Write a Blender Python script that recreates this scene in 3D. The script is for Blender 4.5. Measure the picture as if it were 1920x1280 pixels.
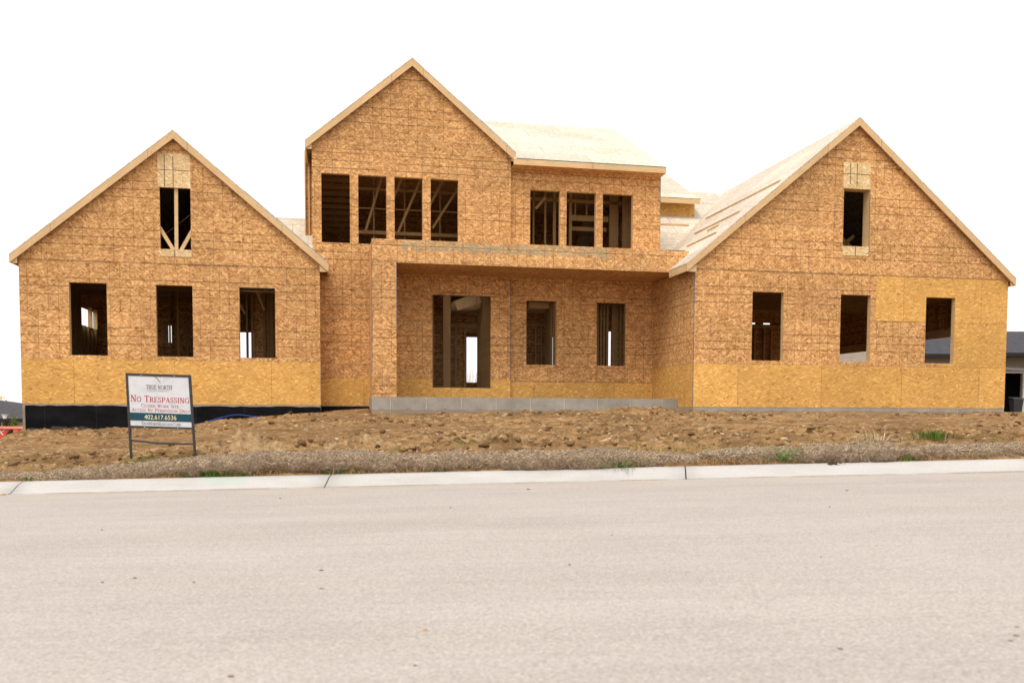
import bpy, math, random
import numpy as np
from mathutils import Vector, Matrix
from mathutils.geometry import tessellate_polygon
for o in list(bpy.data.objects): bpy.data.objects.remove(o)
scene = bpy.context.scene
col = scene.collection
rnd = random.Random(7)
R = math.radians

# ------------------------------------------------------------------ camera
CZ = 1.0                      # camera height above the road
def Zw(z): return z + CZ      # heights below are measured from the camera
cam_d = bpy.data.cameras.new('camera'); cam = bpy.data.objects.new('camera', cam_d); col.objects.link(cam)
cam_d.sensor_width = 36; cam_d.lens = 1739.24/1920*36
cam_d.shift_x = -(986.06-960)/1920; cam_d.shift_y = (864.18-640)/1920
cam_d.clip_start = 0.1; cam_d.clip_end = 3000
cam_d.dof.use_dof = True; cam_d.dof.focus_distance = 22; cam_d.dof.aperture_fstop = 2.8
_p, _r = R(3.19325), R(-0.257265)
fw = Vector((0, math.cos(_p), -math.sin(_p))); up = Vector((0, math.sin(_p), math.cos(_p))); rt = Vector((1, 0, 0))
r2 = rt*math.cos(_r)-up*math.sin(_r); u2 = up*math.cos(_r)+rt*math.sin(_r)
m = Matrix((( r2.x, u2.x, -fw.x, 0), (r2.y, u2.y, -fw.y, 0), (r2.z, u2.z, -fw.z, CZ), (0, 0, 0, 1)))
cam.matrix_world = m
scene.camera = cam

# ------------------------------------------------------------------ light: bright overcast
SUN_EL, SUN_AZ = 58, 205      # azimuth clockwise from +Y
w = bpy.data.worlds.new('World'); scene.world = w; w.use_nodes = True
nt = w.node_tree; nt.nodes.clear()
sky = nt.nodes.new('ShaderNodeTexSky'); sky.sky_type = 'NISHITA'; sky.sun_disc = False
sky.sun_elevation = R(SUN_EL); sky.sun_rotation = R(SUN_AZ); sky.air_density = 1.0; sky.dust_density = 4.0
hs = nt.nodes.new('ShaderNodeHueSaturation'); hs.inputs['Saturation'].default_value = 0.06
mx = nt.nodes.new('ShaderNodeMix'); mx.data_type = 'RGBA'; mx.inputs[0].default_value = 0.7
mx.inputs[7].default_value = (8.2, 8.0, 7.9, 1)       # even cloud deck in front of the sky
bg = nt.nodes.new('ShaderNodeBackground'); bg.inputs['Strength'].default_value = 0.13
wo = nt.nodes.new('ShaderNodeOutputWorld')
nt.links.new(sky.outputs[0], hs.inputs['Color']); nt.links.new(hs.outputs[0], mx.inputs[6])
nt.links.new(mx.outputs[2], bg.inputs['Color']); nt.links.new(bg.outputs[0], wo.inputs['Surface'])
sd = bpy.data.lights.new('sun', 'SUN'); sd.energy = 1.1; sd.angle = R(28); sd.color = (1, .96, .9)
so = bpy.data.objects.new('sun', sd); col.objects.link(so)
so.rotation_euler = (R(90-SUN_EL), 0, R(180-SUN_AZ)); so.location = (0, 0, 40)
so.rotation_euler = Vector((math.sin(R(SUN_AZ))*math.cos(R(SUN_EL)), math.cos(R(SUN_AZ))*math.cos(R(SUN_EL)), math.sin(R(SUN_EL)))).to_track_quat('Z', 'Y').to_euler()
scene.view_settings.view_transform = 'Standard'; scene.view_settings.look = 'None'
scene.view_settings.exposure = 0.55; scene.view_settings.gamma = 1
scene.render.engine = 'CYCLES'
scene.cycles.use_denoising = True
scene.cycles.max_bounces = 8; scene.cycles.diffuse_bounces = 3

# ------------------------------------------------------------------ node helpers
class NB:
    def __init__(s, name, rough=0.85, spec=0.3):
        s.m = bpy.data.materials.new(name); s.m.use_nodes = True; s.t = s.m.node_tree
        s.b = s.t.nodes['Principled BSDF']; s.b.inputs['Roughness'].default_value = rough
        s.b.inputs['Specular IOR Level'].default_value = spec
    def n(s, t, **k):
        x = s.t.nodes.new(t)
        for a, v in k.items(): setattr(x, a, v)
        return x
    def l(s, a, b): s.t.links.new(a, b)
    def math(s, op, a, b=None, c=None, clamp=False):
        x = s.n('ShaderNodeMath', operation=op); x.use_clamp = clamp
        for i, v in enumerate((a, b, c)):
            if v is None: continue
            if isinstance(v, (int, float)): x.inputs[i].default_value = v
            else: s.l(v, x.inputs[i])
        return x.outputs[0]
    def uv(s): return s.n('ShaderNodeUVMap').outputs[0]
    def obj(s): return s.n('ShaderNodeTexCoord').outputs['Object']
    def geo(s): return s.n('ShaderNodeNewGeometry').outputs['Position']
    def mapv(s, v, scale=(1, 1, 1), loc=(0, 0, 0), rot=(0, 0, 0)):
        x = s.n('ShaderNodeMapping'); x.inputs['Scale'].default_value = scale; x.inputs['Location'].default_value = loc; x.inputs['Rotation'].default_value = rot
        s.l(v, x.inputs['Vector']); return x.outputs[0]
    def noise(s, v, sc, det=2, rough=.5, dist=0, colr=False):
        x = s.n('ShaderNodeTexNoise'); x.inputs['Scale'].default_value = sc; x.inputs['Detail'].default_value = det
        x.inputs['Roughness'].default_value = rough; x.inputs['Distortion'].default_value = dist
        s.l(v, x.inputs['Vector']); return x.outputs['Color' if colr else 'Fac']
    def vor(s, v, sc, out='Color', feat='F1', dim='2D'):
        x = s.n('ShaderNodeTexVoronoi', voronoi_dimensions=dim, feature=feat); x.inputs['Scale'].default_value = sc
        s.l(v, x.inputs['Vector']); return x.outputs[out]
    def ramp(s, f, stops, interp='LINEAR'):
        x = s.n('ShaderNodeValToRGB'); x.color_ramp.interpolation = interp; e = x.color_ramp.elements
        while len(e) < len(stops): e.new(.5)
        for i, (p, c) in enumerate(stops):
            e[i].position = p; e[i].color = (c if isinstance(c, tuple) else (c, c, c))+(1,)
        s.l(f, x.inputs[0]); return x.outputs[0]
    def mix(s, f, a, b, mode='MIX'):
        x = s.n('ShaderNodeMix', data_type='RGBA', blend_type=mode)
        if isinstance(f, (int, float)): x.inputs[0].default_value = f
        else: s.l(f, x.inputs[0])
        for i, v in ((6, a), (7, b)):
            if isinstance(v, tuple): x.inputs[i].default_value = v+(1,)
            else: s.l(v, x.inputs[i])
        return x.outputs[2]
    def sep(s, v):
        x = s.n('ShaderNodeSeparateXYZ'); s.l(v, x.inputs[0]); return x.outputs
    def vmath(s, op, a, b):
        x = s.n('ShaderNodeVectorMath', operation=op)
        for i, v in enumerate((a, b)):
            if isinstance(v, tuple): x.inputs[i].default_value = v
            elif isinstance(v, (int, float)): x.inputs['Scale'].default_value = v
            else: s.l(v, x.inputs[i])
        return x.outputs[0]
    def line(s, c, period, off, wd):
        f = s.math('FRACT', s.math('ADD', s.math('MULTIPLY', s.math('SUBTRACT', c, off), 1/period), .5))
        return s.math('LESS_THAN', s.math('ABSOLUTE', s.math('SUBTRACT', f, .5)), wd/2/period)
    def color(s, c): s.l(c, s.b.inputs['Base Color'])
    def bump(s, h, strength=.3, dist=.01):
        x = s.n('ShaderNodeBump'); x.inputs['Strength'].default_value = strength; x.inputs['Distance'].default_value = dist
        s.l(h, x.inputs['Height']); s.l(x.outputs[0], s.b.inputs['Normal'])

def plain(name, c, rough=.8, var=.12, sc=3, spec=.3, metal=0):
    k = NB(name, rough, spec); o = k.obj()
    f = k.noise(o, sc, 4, .6)
    k.color(k.mix(k.ramp(f, [(.3, 0.0), (.7, 1.0)]), tuple(v*(1-var) for v in c), tuple(min(1, v*(1+var)) for v in c)))
    k.b.inputs['Metallic'].default_value = metal
    return k.m

def osb(name, lo, mid, hi, dark, grid=True, z0=1.222, x0=0.0, contrast=.84, size=1.0, seam=.5, stain=None, gridk=.55, sheetw=2.44, curl=1.0):
    k = NB(name, .82, .25)
    uv = k.uv()
    warp = k.vmath('SCALE', k.vmath('SUBTRACT', k.noise(uv, 5, 2, .5, colr=True), (.5, .5, .5)), .16)
    wuv = k.vmath('ADD', uv, warp)
    def rmap(ang, sx, sy, loc): return k.mapv(k.mapv(wuv, (1, 1, 1), rot=(0, 0, ang)), (sx*size, sy*size, 1), loc=loc)
    a = k.vor(rmap(.12, 12, 40, (0, 0, 0)), 1)
    b = k.vor(rmap(1.0*curl, 13, 42, (5, 2, 0)), 1)
    c = k.vor(rmap(-.65*curl, 13, 46, (3, 7, 0)), 1)
    sa, sb, sc_ = k.sep(a)[0], k.sep(b)[1], k.sep(c)[2]
    f = k.math('ADD', k.math('MULTIPLY', sa, .4), k.math('ADD', k.math('MULTIPLY', sb, .28), k.math('MULTIPLY', sc_, .32)))
    med = k.noise(k.mapv(uv, (1, 1.7, 1)), 3.6, 4, .7)
    f = k.math('ADD', f, k.math('MULTIPLY', k.math('SUBTRACT', med, .5), .34))
    f = k.math('ADD', k.math('MULTIPLY', k.math('SUBTRACT', f, .5), contrast), .5)
    colr = k.ramp(f, [(.08, dark), (.27, lo), (.48, mid), (.7, hi), (.9, tuple(min(1, v*1.22) for v in hi))])
    # thin pale strands and dark flecks
    sel = k.noise(uv, 4.5, 1)
    st = k.vor(rmap(.75*curl, 10, 42, (11, 3, 0)), 1); st2 = k.vor(rmap(-.35, 9, 46, (1, 9, 0)), 1)
    pick = k.math('GREATER_THAN', sel, .5)
    s0 = k.math('ADD', k.math('MULTIPLY', k.sep(st)[0], pick), k.math('MULTIPLY', k.sep(st2)[0], k.math('SUBTRACT', 1.0, pick)))
    colr = k.mix(k.math('MULTIPLY', k.math('GREATER_THAN', s0, .87), .6), colr, tuple(min(1, v*1.45) for v in hi))
    colr = k.mix(k.math('MULTIPLY', k.math('LESS_THAN', s0, .05), .6), colr, dark)
    # sheet tint
    u, v, _ = k.sep(uv)
    row = k.math('FLOOR', k.math('MULTIPLY', k.math('SUBTRACT', v, z0), 1/1.235))
    ush = k.math('ADD', k.math('SUBTRACT', u, x0), k.math('MULTIPLY', k.math('MODULO', k.math('ABSOLUTE', row), 2.0), sheetw/2))
    sheet = k.math('FLOOR', k.math('MULTIPLY', ush, 1/sheetw))
    cb = k.n('ShaderNodeCombineXYZ'); k.l(sheet, cb.inputs[0]); k.l(row, cb.inputs[1])
    wn = k.n('ShaderNodeTexWhiteNoise', noise_dimensions='2D'); k.l(cb.outputs[0], wn.inputs['Vector'])
    tint = k.math('ADD', k.math('MULTIPLY', wn.outputs['Value'], .2), .9)
    colr = k.mix(1.0, colr, k.ramp(tint, [(0, 0.0), (1, 1.0)]), 'MULTIPLY') if False else colr
    sc2 = k.n('ShaderNodeVectorMath', operation='SCALE'); k.l(colr, sc2.inputs[0]); k.l(tint, sc2.inputs['Scale']); colr = sc2.outputs[0]
    # weather mottling
    big = k.ramp(k.noise(uv, .55, 4, .6), [(.3, .86), (.7, 1.1)])
    colr = k.mix(1.0, colr, big, 'MULTIPLY')
    fade = k.ramp(k.noise(uv, 1.1, 2), [(.3, 0.35), (.5, 1.0)])
    if grid:
        vs = k.line(ush, 2.44, .488, .02)
        for off in (.732, .976, 1.464, 1.708): vs = k.math('MAXIMUM', vs, k.line(ush, 2.44, off, .02))
        hv = k.math('SUBTRACT', v, z0)
        hs_ = k.line(hv, 1.235, .406, .021)
        for off in (.61, .82): hs_ = k.math('MAXIMUM', hs_, k.line(hv, 1.235, off, .02))
        g = k.math('MULTIPLY', k.math('MULTIPLY', k.math('MAXIMUM', k.math('MULTIPLY', vs, .62), k.math('MULTIPLY', hs_, 1.15)), fade), gridk)
        colr = k.mix(g, colr, (.05, .025, .012))
    sm = k.math('MAXIMUM', k.line(k.math('SUBTRACT', v, z0), 1.235, 0, .014), k.line(ush, sheetw, 0, .014))
    colr = k.mix(k.math('MULTIPLY', sm, seam), colr, (.07, .045, .03))
    if stain:
        ob = k.sep(k.obj())
        x_, z_ = ob[0], ob[2]
        band = k.math('MULTIPLY', k.math('GREATER_THAN', x_, stain[0]), k.math('LESS_THAN', x_, stain[1]))
        band = k.math('MULTIPLY', band, k.math('GREATER_THAN', k.math('ADD', z_, k.math('MULTIPLY', k.noise(uv, 3, 2), .1)), stain[2]))
        blo = k.ramp(k.noise(k.mapv(uv, (1, 3, 1)), 3.2, 5, .65), [(.38, 0.0), (.62, .7)])
        colr = k.mix(k.math('MULTIPLY', band, blo), colr, (.3, .3, .2))
        bl = k.math('MULTIPLY', k.math('MULTIPLY', k.math('LESS_THAN', k.math('ABSOLUTE', k.math('SUBTRACT', z_, stain[2]+.0)), .018), k.math('MULTIPLY', k.math('GREATER_THAN', x_, stain[0]), k.math('LESS_THAN', x_, stain[1]))), k.ramp(k.noise(uv, 4, 3), [(.5, 0.0), (.66, .6)]))
        colr = k.mix(bl, colr, (.12, .24, .28))
    k.color(colr)
    k.bump(f, .25, .004)
    return k.m

M = {}
M['osb_red'] = osb('osb_red', (.41, .195, .068), (.535, .275, .1), (.67, .395, .17), (.23, .095, .03))
M['osb_gable'] = osb('osb_gable', (.41, .195, .068), (.535, .275, .1), (.67, .395, .17), (.23, .095, .03), z0=.02, x0=.6)
M['osb_beam'] = osb('osb_beam', (.45, .215, .078), (.58, .305, .112), (.72, .43, .19), (.25, .1, .04), z0=.1, x0=.4, stain=(1.75, 7.3, 4.14), gridk=.6)
M['osb_yellow'] = osb('osb_yellow', (.54, .28, .07), (.63, .345, .092), (.7, .41, .13), (.3, .12, .03), grid=False, contrast=.5, size=1.15, x0=-.41, z0=1.235, seam=.45, curl=.35)
M['osb_pale'] = osb('osb_pale', (.58, .39, .17), (.68, .48, .24), (.76, .57, .33), (.42, .24, .09), grid=False, contrast=.7, seam=0)
M['osb_roof'] = osb('osb_roof', (.56, .475, .37), (.6, .515, .41), (.645, .565, .46), (.5, .39, .26), grid=True, gridk=.3, contrast=.6, seam=.7, z0=0)
def lumber(name, a, b):
    k = NB(name, .7, .3); uv = k.uv()
    f = k.noise(k.mapv(uv, (1.2, 22, 1)), 2.0, 5, .65, .6)
    kn = k.ramp(k.vor(k.mapv(uv, (1.3, 7, 1)), 1.0, 'Distance'), [(.03, 1.0), (.07, 0.0)])
    c = k.mix(k.ramp(f, [(.3, 0.0), (.7, 1.0)]), a, b)
    c = k.mix(k.math('MULTIPLY', kn, .6), c, (.2, .09, .03))
    c = k.mix(k.math('MULTIPLY', k.line(k.sep(uv)[0], 3.05, 1.2, .016), .6), c, (.1, .05, .02))
    c = k.mix(1.0, c, k.ramp(k.noise(uv, .8, 3, .6), [(.3, .88), (.7, 1.06)]), 'MULTIPLY')
    k.color(c); return k.m
M['lumber'] = lumber('lumber', (.56, .36, .17), (.74, .52, .28))
M['lumber_shaded'] = lumber('lumber_shaded', (.28, .16, .062), (.41, .25, .105))  # darker copy of the framing lumber, indoor shade put into its colour
M['lumber_pale'] = lumber('lumber_pale', (.62, .47, .28), (.78, .63, .42))
M['edge_seal'] = plain('edge_seal', (.02, .16, .16))
M['edge_blue'] = plain('edge_blue', (.03, .14, .28))
M['marker'] = plain('marker', (.03, .025, .02))
# ------------------------------------------------------------------ mesh helpers
class MB:
    def __init__(s): s.v = []; s.f = []
    def add(s, vs, fs):
        n = len(s.v); s.v += [tuple(x) for x in vs]; s.f += [tuple(i+n for i in f) for f in fs]
    def box(s, x0, x1, y0, y1, z0, z1):
        s.add([(x0, y0, z0), (x1, y0, z0), (x1, y1, z0), (x0, y1, z0), (x0, y0, z1), (x1, y0, z1), (x1, y1, z1), (x0, y1, z1)],
              [(0, 1, 5, 4), (1, 2, 6, 5), (2, 3, 7, 6), (3, 0, 4, 7), (4, 5, 6, 7), (3, 2, 1, 0)]); return s
    def quadprism(s, pts, off):
        n = len(pts); a = [Vector(p) for p in pts]; b = [p+Vector(off) for p in a]
        s.add(a+b, [tuple(range(n)), tuple(reversed(range(n, 2*n)))]+[(i, i+n, (i+1) % n+n, (i+1) % n) for i in range(n)]); return s
    def beam(s, p, q, wd, ht, upv=(0, 0, 1)):
        p = Vector(p); q = Vector(q); d = (q-p).normalized(); u = Vector(upv); sd_ = d.cross(u)
        if sd_.length < 1e-4: sd_ = d.cross(Vector((0, 1, 0)))
        sd_.normalize(); u = sd_.cross(d).normalized()
        c = [(-1, -1), (1, -1), (1, 1), (-1, 1)]
        vs = [p+sd_*a*wd/2+u*b*ht/2 for a, b in c]+[q+sd_*a*wd/2+u*b*ht/2 for a, b in c]
        s.add(vs, [(0, 3, 2, 1), (4, 5, 6, 7), (0, 1, 5, 4), (1, 2, 6, 5), (2, 3, 7, 6), (3, 0, 4, 7)]); return s
    def poly(s, outline, holes, y0, y1):
        """wall polygon in x,z with holes, thickness y0..y1"""
        loops = [outline]+list(holes)
        flat = [p for L in loops for p in L]
        tris = tessellate_polygon([[Vector((p[0], p[1], 0)) for p in L] for L in loops])
        n = len(flat)
        vs = [(p[0], y0, p[1]) for p in flat]+[(p[0], y1, p[1]) for p in flat]
        fs = []
        for t in tris:
            a, b, c = [flat[i] for i in t]
            cr = (b[0]-a[0])*(c[1]-a[1])-(b[1]-a[1])*(c[0]-a[0])
            t = tuple(t) if cr > 0 else tuple(reversed(t))
            fs.append(t); fs.append(tuple(i+n for i in reversed(t)))
        k = 0
        for L in loops:
            m_ = len(L)
            for i in range(m_): fs.append((k+i, k+(i+1) % m_, k+(i+1) % m_+n, k+i+n))
            k += m_
        s.add(vs, fs); return s
    def cells(s, rects, holes, y0, y1):
        xs = sorted({r[0] for r in rects+holes} | {r[1] for r in rects+holes}); zs = sorted({r[2] for r in rects+holes} | {r[3] for r in rects+holes})
        def inside(x, z):
            return any(r[0] < x < r[1] and r[2] < z < r[3] for r in rects) and not any(r[0] < x < r[1] and r[2] < z < r[3] for r in holes)
        nx, nz = len(xs)-1, len(zs)-1
        G = [[inside((xs[i]+xs[i+1])/2, (zs[j]+zs[j+1])/2) for j in range(nz)] for i in range(nx)]
        def g(i, j): return 0 <= i < nx and 0 <= j < nz and G[i][j]
        for i in range(nx):
            for j in range(nz):
                if not G[i][j]: continue
                a, b, c, d = xs[i], xs[i+1], zs[j], zs[j+1]
                s.add([(a, y0, c), (b, y0, c), (b, y0, d), (a, y0, d)], [(0, 1, 2, 3)])
                s.add([(a, y1, c), (b, y1, c), (b, y1, d), (a, y1, d)], [(3, 2, 1, 0)])
                if not g(i-1, j): s.add([(a, y0, c), (a, y0, d), (a, y1, d), (a, y1, c)], [(0, 1, 2, 3)])
                if not g(i+1, j): s.add([(b, y0, c), (b, y1, c), (b, y1, d), (b, y0, d)], [(0, 1, 2, 3)])
                if not g(i, j-1): s.add([(a, y0, c), (a, y1, c), (b, y1, c), (b, y0, c)], [(0, 1, 2, 3)])
                if not g(i, j+1): s.add([(a, y0, d), (b, y0, d), (b, y1, d), (a, y1, d)], [(0, 1, 2, 3)])
        return s
    def mesh(s, name, mat, smooth=False):
        me = bpy.data.meshes.new(name); me.from_pydata(s.v, [], s.f); me.update()
        uvl = me.uv_layers.new(name='UVMap')
        for p in me.polygons:
            n = p.normal; ax, ay, az = abs(n.x), abs(n.y), abs(n.z)
            for li in p.loop_indices:
                c = me.vertices[me.loops[li].vertex_index].co
                if ay > .95: t = (c.x, c.z)
                elif ax > .95: t = (c.y+3.3, c.z)
                elif az > .985: t = (c.x, c.y)
                elif ax > ay: t = (c.y+.7, c.x/max(az, .2))
                else: t = (c.x, c.y/max(az, .2)+.5)
                uvl.data[li].uv = t
            p.use_smooth = smooth
        me.materials.append(mat)
        return me
    def build(s, name, mat, parent=None, label=None, smooth=False, kind=None):
        o = bpy.data.objects.new(name, s.mesh(name, mat, smooth)); col.objects.link(o)
        if parent: o.parent = parent
        if label: o['label'] = label
        if kind: o['kind'] = kind
        return o
def npmesh(name, V, F, mat, smooth=False):
    me = bpy.data.meshes.new(name); V = np.asarray(V, dtype=np.float32); F = np.asarray(F, dtype=np.int32); k = F.shape[1]
    me.vertices.add(len(V)); me.vertices.foreach_set('co', V.ravel())
    me.loops.add(F.size); me.loops.foreach_set('vertex_index', F.ravel())
    me.polygons.add(len(F)); me.polygons.foreach_set('loop_start', np.arange(0, F.size, k, dtype=np.int32)); me.polygons.foreach_set('loop_total', np.full(len(F), k, dtype=np.int32))
    if smooth: me.polygons.foreach_set('use_smooth', np.ones(len(F), dtype=bool))
    me.update(calc_edges=True); me.validate(); me.materials.append(mat)
    o = bpy.data.objects.new(name, me); col.objects.link(o); return o
def tag(o, label=None, cat=None, group=None, kind=None):
    if label: o['label'] = label
    if cat: o['category'] = cat
    if group: o['group'] = group
    if kind: o['kind'] = kind
    return o
def empty(name, loc, rz=0):
    e = bpy.data.objects.new(name, None); col.objects.link(e); e.location = loc; e.rotation_euler = (0, 0, rz); return e
def rect(x0, x1, z0, z1): return [(x0, z0), (x1, z0), (x1, z1), (x0, z1)]

# ------------------------------------------------------------------ ground shape
YAW = R(11.65790); DH = 26.325
def to_house(wx, wy): return wx*math.cos(YAW)+wy*math.sin(YAW), -wx*math.sin(YAW)+wy*math.cos(YAW)
rs = np.random.RandomState(3)
_tab = rs.rand(256, 256).astype(np.float32)
def vnoise(x, y):
    xi = np.floor(x).astype(int); yi = np.floor(y).astype(int); fx = x-xi; fy = y-yi
    fx = fx*fx*(3-2*fx); fy = fy*fy*(3-2*fy)
    a = _tab[xi & 255, yi & 255]; b = _tab[(xi+1) & 255, yi & 255]; c = _tab[xi & 255, (yi+1) & 255]; d = _tab[(xi+1) & 255, (yi+1) & 255]
    return (a*(1-fx)+b*fx)*(1-fy)+(c*(1-fx)+d*fx)*fy-.5
def fbm(x, y, o=4, g=.5):
    r_ = 0; a = 1; x = np.asarray(x, float); y = np.asarray(y, float)
    for i in range(o): r_ = r_+a*vnoise(x*2**i+17.3*i, y*2**i+5.1*i); a *= g
    return r_
def street_z(x): return .0275*30*np.tanh(np.asarray(x, float)/30)
KX = [-60, -40, -20, -12, -9.5, -8.25, -7.77, -6.8, -5.3, -3.66, -2.95, -2.3, -1.6, -.38, .92, 1.0, 4.65, 6.7, 7.93, 8.6, 9.3, 18.7, 30, 60]
KZ = [-3.2, -2.4, -1.5, -1.12, -1.1, -.97, -.65, -.636, -.54, -.456, -.33, -.285, -.19, -.1, .0, -.11, -.085, -.035, .1, .06, -.05, -.07, -.05, .0]
def ground(wx, wy, bumps=True):
    wx = np.asarray(wx, float); wy = np.asarray(wy, float)
    xh = wx*math.cos(YAW)+wy*math.sin(YAW); yh = -wx*math.sin(YAW)+wy*math.cos(YAW)
    yf = DH+np.interp(xh, [-9, -7.7, -.4, -.36, .95, .97, 9.3, 9.32, 19, 25], [-.7, -.7, -.7, 0, 0, -1.9, -1.9, -3.1, -3.1, -3.1])
    zf = -.955+street_z(wx)+.15
    dk = np.maximum(0, wy-12.36); dh = np.maximum(0, yf-yh); t = dk/(dk+dh+1e-6)
    bank = .2*np.clip(dk/.75, 0, 1)**.7
    zh = np.interp(xh, KX, KZ)
    z = (zf+bank)*(1-t)+zh*t
    # the land falls away on the left, far behind
    z = z-.2*np.clip((-wx-.545*wy)/1.0, 0, 1)*np.clip((wy-15)/4, 0, 1)
    far = np.clip((wy-27)/30, 0, 1); z = z-far*1.7*np.clip((-wx-12)/12, 0, 1)
    z = z-np.clip((np.hypot(wx, wy)-75)/200, 0, 1)*2.5*np.clip(1-(wx/60), .3, 1)
    if bumps:
        lawn = np.clip(dk/.5, 0, 1)*np.clip(1-(dk-30)/20, 0, 1)
        near = np.clip(dh/.6, 0, 1)
        amp = .35+.65*near
        n1 = fbm(wx*.5, wy*.7, 3)*.09
        n2 = fbm(wx*2.2+9, wy*3.4, 4, .6)*.095
        rough_mask = np.clip(fbm(wx*.35+3, wy*.5+8, 2)*2.2+.75, .15, 1.2)
        ridge = (.5-np.abs(fbm(wx*5.5, wy*9, 3, .6)))*.05
        z = z+lawn*amp*(n1+rough_mask*(n2+ridge-.02))
        hs_ = 1/(1+np.exp(-(fbm(wx*9+4, wy*15+1, 2))*14)); z = z+lawn*amp*rough_mask*(hs_-.5)*.045
        # spoil heaps just behind the straw roll
        for cx, cy, rx, ry, hh in ((-4.35, 13.7, .75, .5, .12), (-2.4, 13.6, .8, .4, .1), (-.75, 13.7, .75, .35, .12), (-.2, 13.6, .35, .3, .07), (.5, 13.8, .8, .4, .05)):
            z = z+hh*np.exp(-((wx-cx)/rx)**2-((wy-cy)/ry)**2)*(1+1.2*fbm(wx*6, wy*6, 3, .6))
    inside = ((xh > -7.6) & (xh < 18.6) & (yh > yf+.15) & (yh < DH+8))
    z = np.where(inside, np.minimum(z, -.25), z)
    return z

# soil
k = NB('soil', .95, .1)
g = k.geo()
gs = k.mapv(g, (1, 1, 1))
n1 = k.noise(k.mapv(g, (1, 1.4, 1)), 1.1, 5, .6)
n2 = k.noise(k.mapv(g, (1, 1.9, 1)), 7.5, 6, .78)
c = k.ramp(n2, [(.28, (.08, .036, .012)), (.41, (.23, .122, .046)), (.55, (.38, .225, .098)), (.7, (.58, .385, .195))])
c = k.mix(k.ramp(n1, [(.35, 0.0), (.65, .6)]), c, (.38, .23, .105))
c = k.mix(k.math('MULTIPLY', k.ramp(k.noise(g, .35, 3), [(.45, 0.0), (.62, 1.0)]), .35), c, (.16, .08, .035))
dk = k.ramp(k.noise(k.mapv(g, (.45, 1.1, 1)), 1.7, 5, .7), [(.4, .7), (.56, 1.14)])
c = k.mix(1.0, c, dk, 'MULTIPLY')
spk = k.vor(k.mapv(g, (10, 26, 10)), 1, 'Color', 'F1', '3D')
c = k.mix(k.math('MULTIPLY', k.math('GREATER_THAN', k.sep(spk)[0], .955), .6), c, (.55, .41, .25))
c = k.mix(k.math('MULTIPLY', k.math('LESS_THAN', k.sep(spk)[0], .06), .55), c, (.06, .03, .014))
# grassy verge strip by the kerb and far fields
sy = k.sep(g)
grn = k.math('MULTIPLY', k.math('LESS_THAN', sy[1], 13.5), k.ramp(k.noise(g, 1.6, 4, .6), [(.52, 0.0), (.64, .5)]))
c = k.mix(grn, c, (.17, .16, .04))
c = k.mix(k.ramp(k.math('MULTIPLY', k.math('SUBTRACT', sy[1], 45), .05, clamp=True), [(0, 0.0), (1, .8)]), c, (.11, .12, .04))
k.color(c); k.bump(n2, 1.0, .06)
M['soil'] = k.m

xs = np.unique(np.concatenate([np.linspace(-700, -60, 24), np.linspace(-60, -15, 90), np.arange(-15, -9, .08), np.arange(-9, 10, .034), np.arange(10, 20, .08), np.linspace(20, 60, 70), np.linspace(60, 700, 24)]))
ys = np.unique(np.concatenate([np.linspace(-300, -1.0, 20), [-.6, 2, 5, 8, 11, 12, 12.3], np.arange(12.36, 17, .028), np.arange(17, 28.5, .06), np.linspace(28.5, 60, 50), np.linspace(60, 1200, 40)]))
X, Y = np.meshgrid(xs, ys)
Z = ground(X, Y)
road = Y < 12.37
Z = np.where(road, -1.25+street_z(X), Z)
Z = np.where(Y < -1.2, -.98+street_z(X), Z)
V = np.stack([X, Y, Z+CZ], -1).reshape(-1, 3); nx, ny = len(xs), len(ys)
I = np.arange(nx*ny).reshape(ny, nx)
F = np.stack([I[:-1, :-1], I[:-1, 1:], I[1:, 1:], I[1:, :-1]], -1).reshape(-1, 4)
tag(npmesh('ground', V, F, M['soil'], True), kind='structure')

# ------------------------------------------------------------------ road and kerb
k = NB('road_surface', .9, .2); g = k.geo()
big = k.noise(k.mapv(g, (.25, 1.3, 1)), .9, 4, .6)
c = k.mix(k.ramp(big, [(.3, 0.0), (.7, 1.0)]), (.392, .343, .304), (.43, .381, .343))
fine = k.noise(k.mapv(g, (1, 1, 1)), 62, 3, .7)
c = k.mix(1.0, c, k.ramp(fine, [(.28, .74), (.5, 1.0), (.75, 1.16)]), 'MULTIPLY')
ag = k.vor(k.mapv(g, (1, 1, 1)), 95, 'Color', 'F1', '3D')
c = k.mix(k.math('MULTIPLY', k.math('GREATER_THAN', k.sep(ag)[0], .9), .35), c, (.24, .19, .155))
c = k.mix(k.math('MULTIPLY', k.math('LESS_THAN', k.sep(ag)[0], .1), .3), c, (.66, .6, .54))
strk = k.ramp(k.noise(k.mapv(g, (.35, 9, 1)), 1.3, 4, .6), [(.36, .965), (.52, 1.0), (.7, 1.02)])
c = k.mix(1.0, c, strk, 'MULTIPLY')
blot = k.ramp(k.noise(k.mapv(g, (.9, 1.2, 1), loc=(5, 2, 0)), .8, 4, .6), [(.35, .95), (.65, 1.02)])
c = k.mix(1.0, c, blot, 'MULTIPLY')
s_ = k.sep(g)
gut = k.math('MULTIPLY', k.math('GREATER_THAN', s_[1], 11.2), k.ramp(k.noise(k.mapv(g, (.5, 6, 1)), 1.2, 3), [(.45, 0.0), (.65, .35)]))
c = k.mix(gut, c, (.45, .33, .21))
k.color(c); k.bump(fine, .35, .004)
M['road'] = k.m
ry = np.concatenate([np.linspace(-1.2, 3, 8), np.linspace(3.4, 11.0, 14), [11.3, 11.6, 11.8, 11.93, 12.0]])
rx = np.concatenate([np.linspace(-90, -12, 20), np.linspace(-11.5, 11.5, 47), np.linspace(12, 90, 20)])
X, Y = np.meshgrid(rx, ry)
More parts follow.
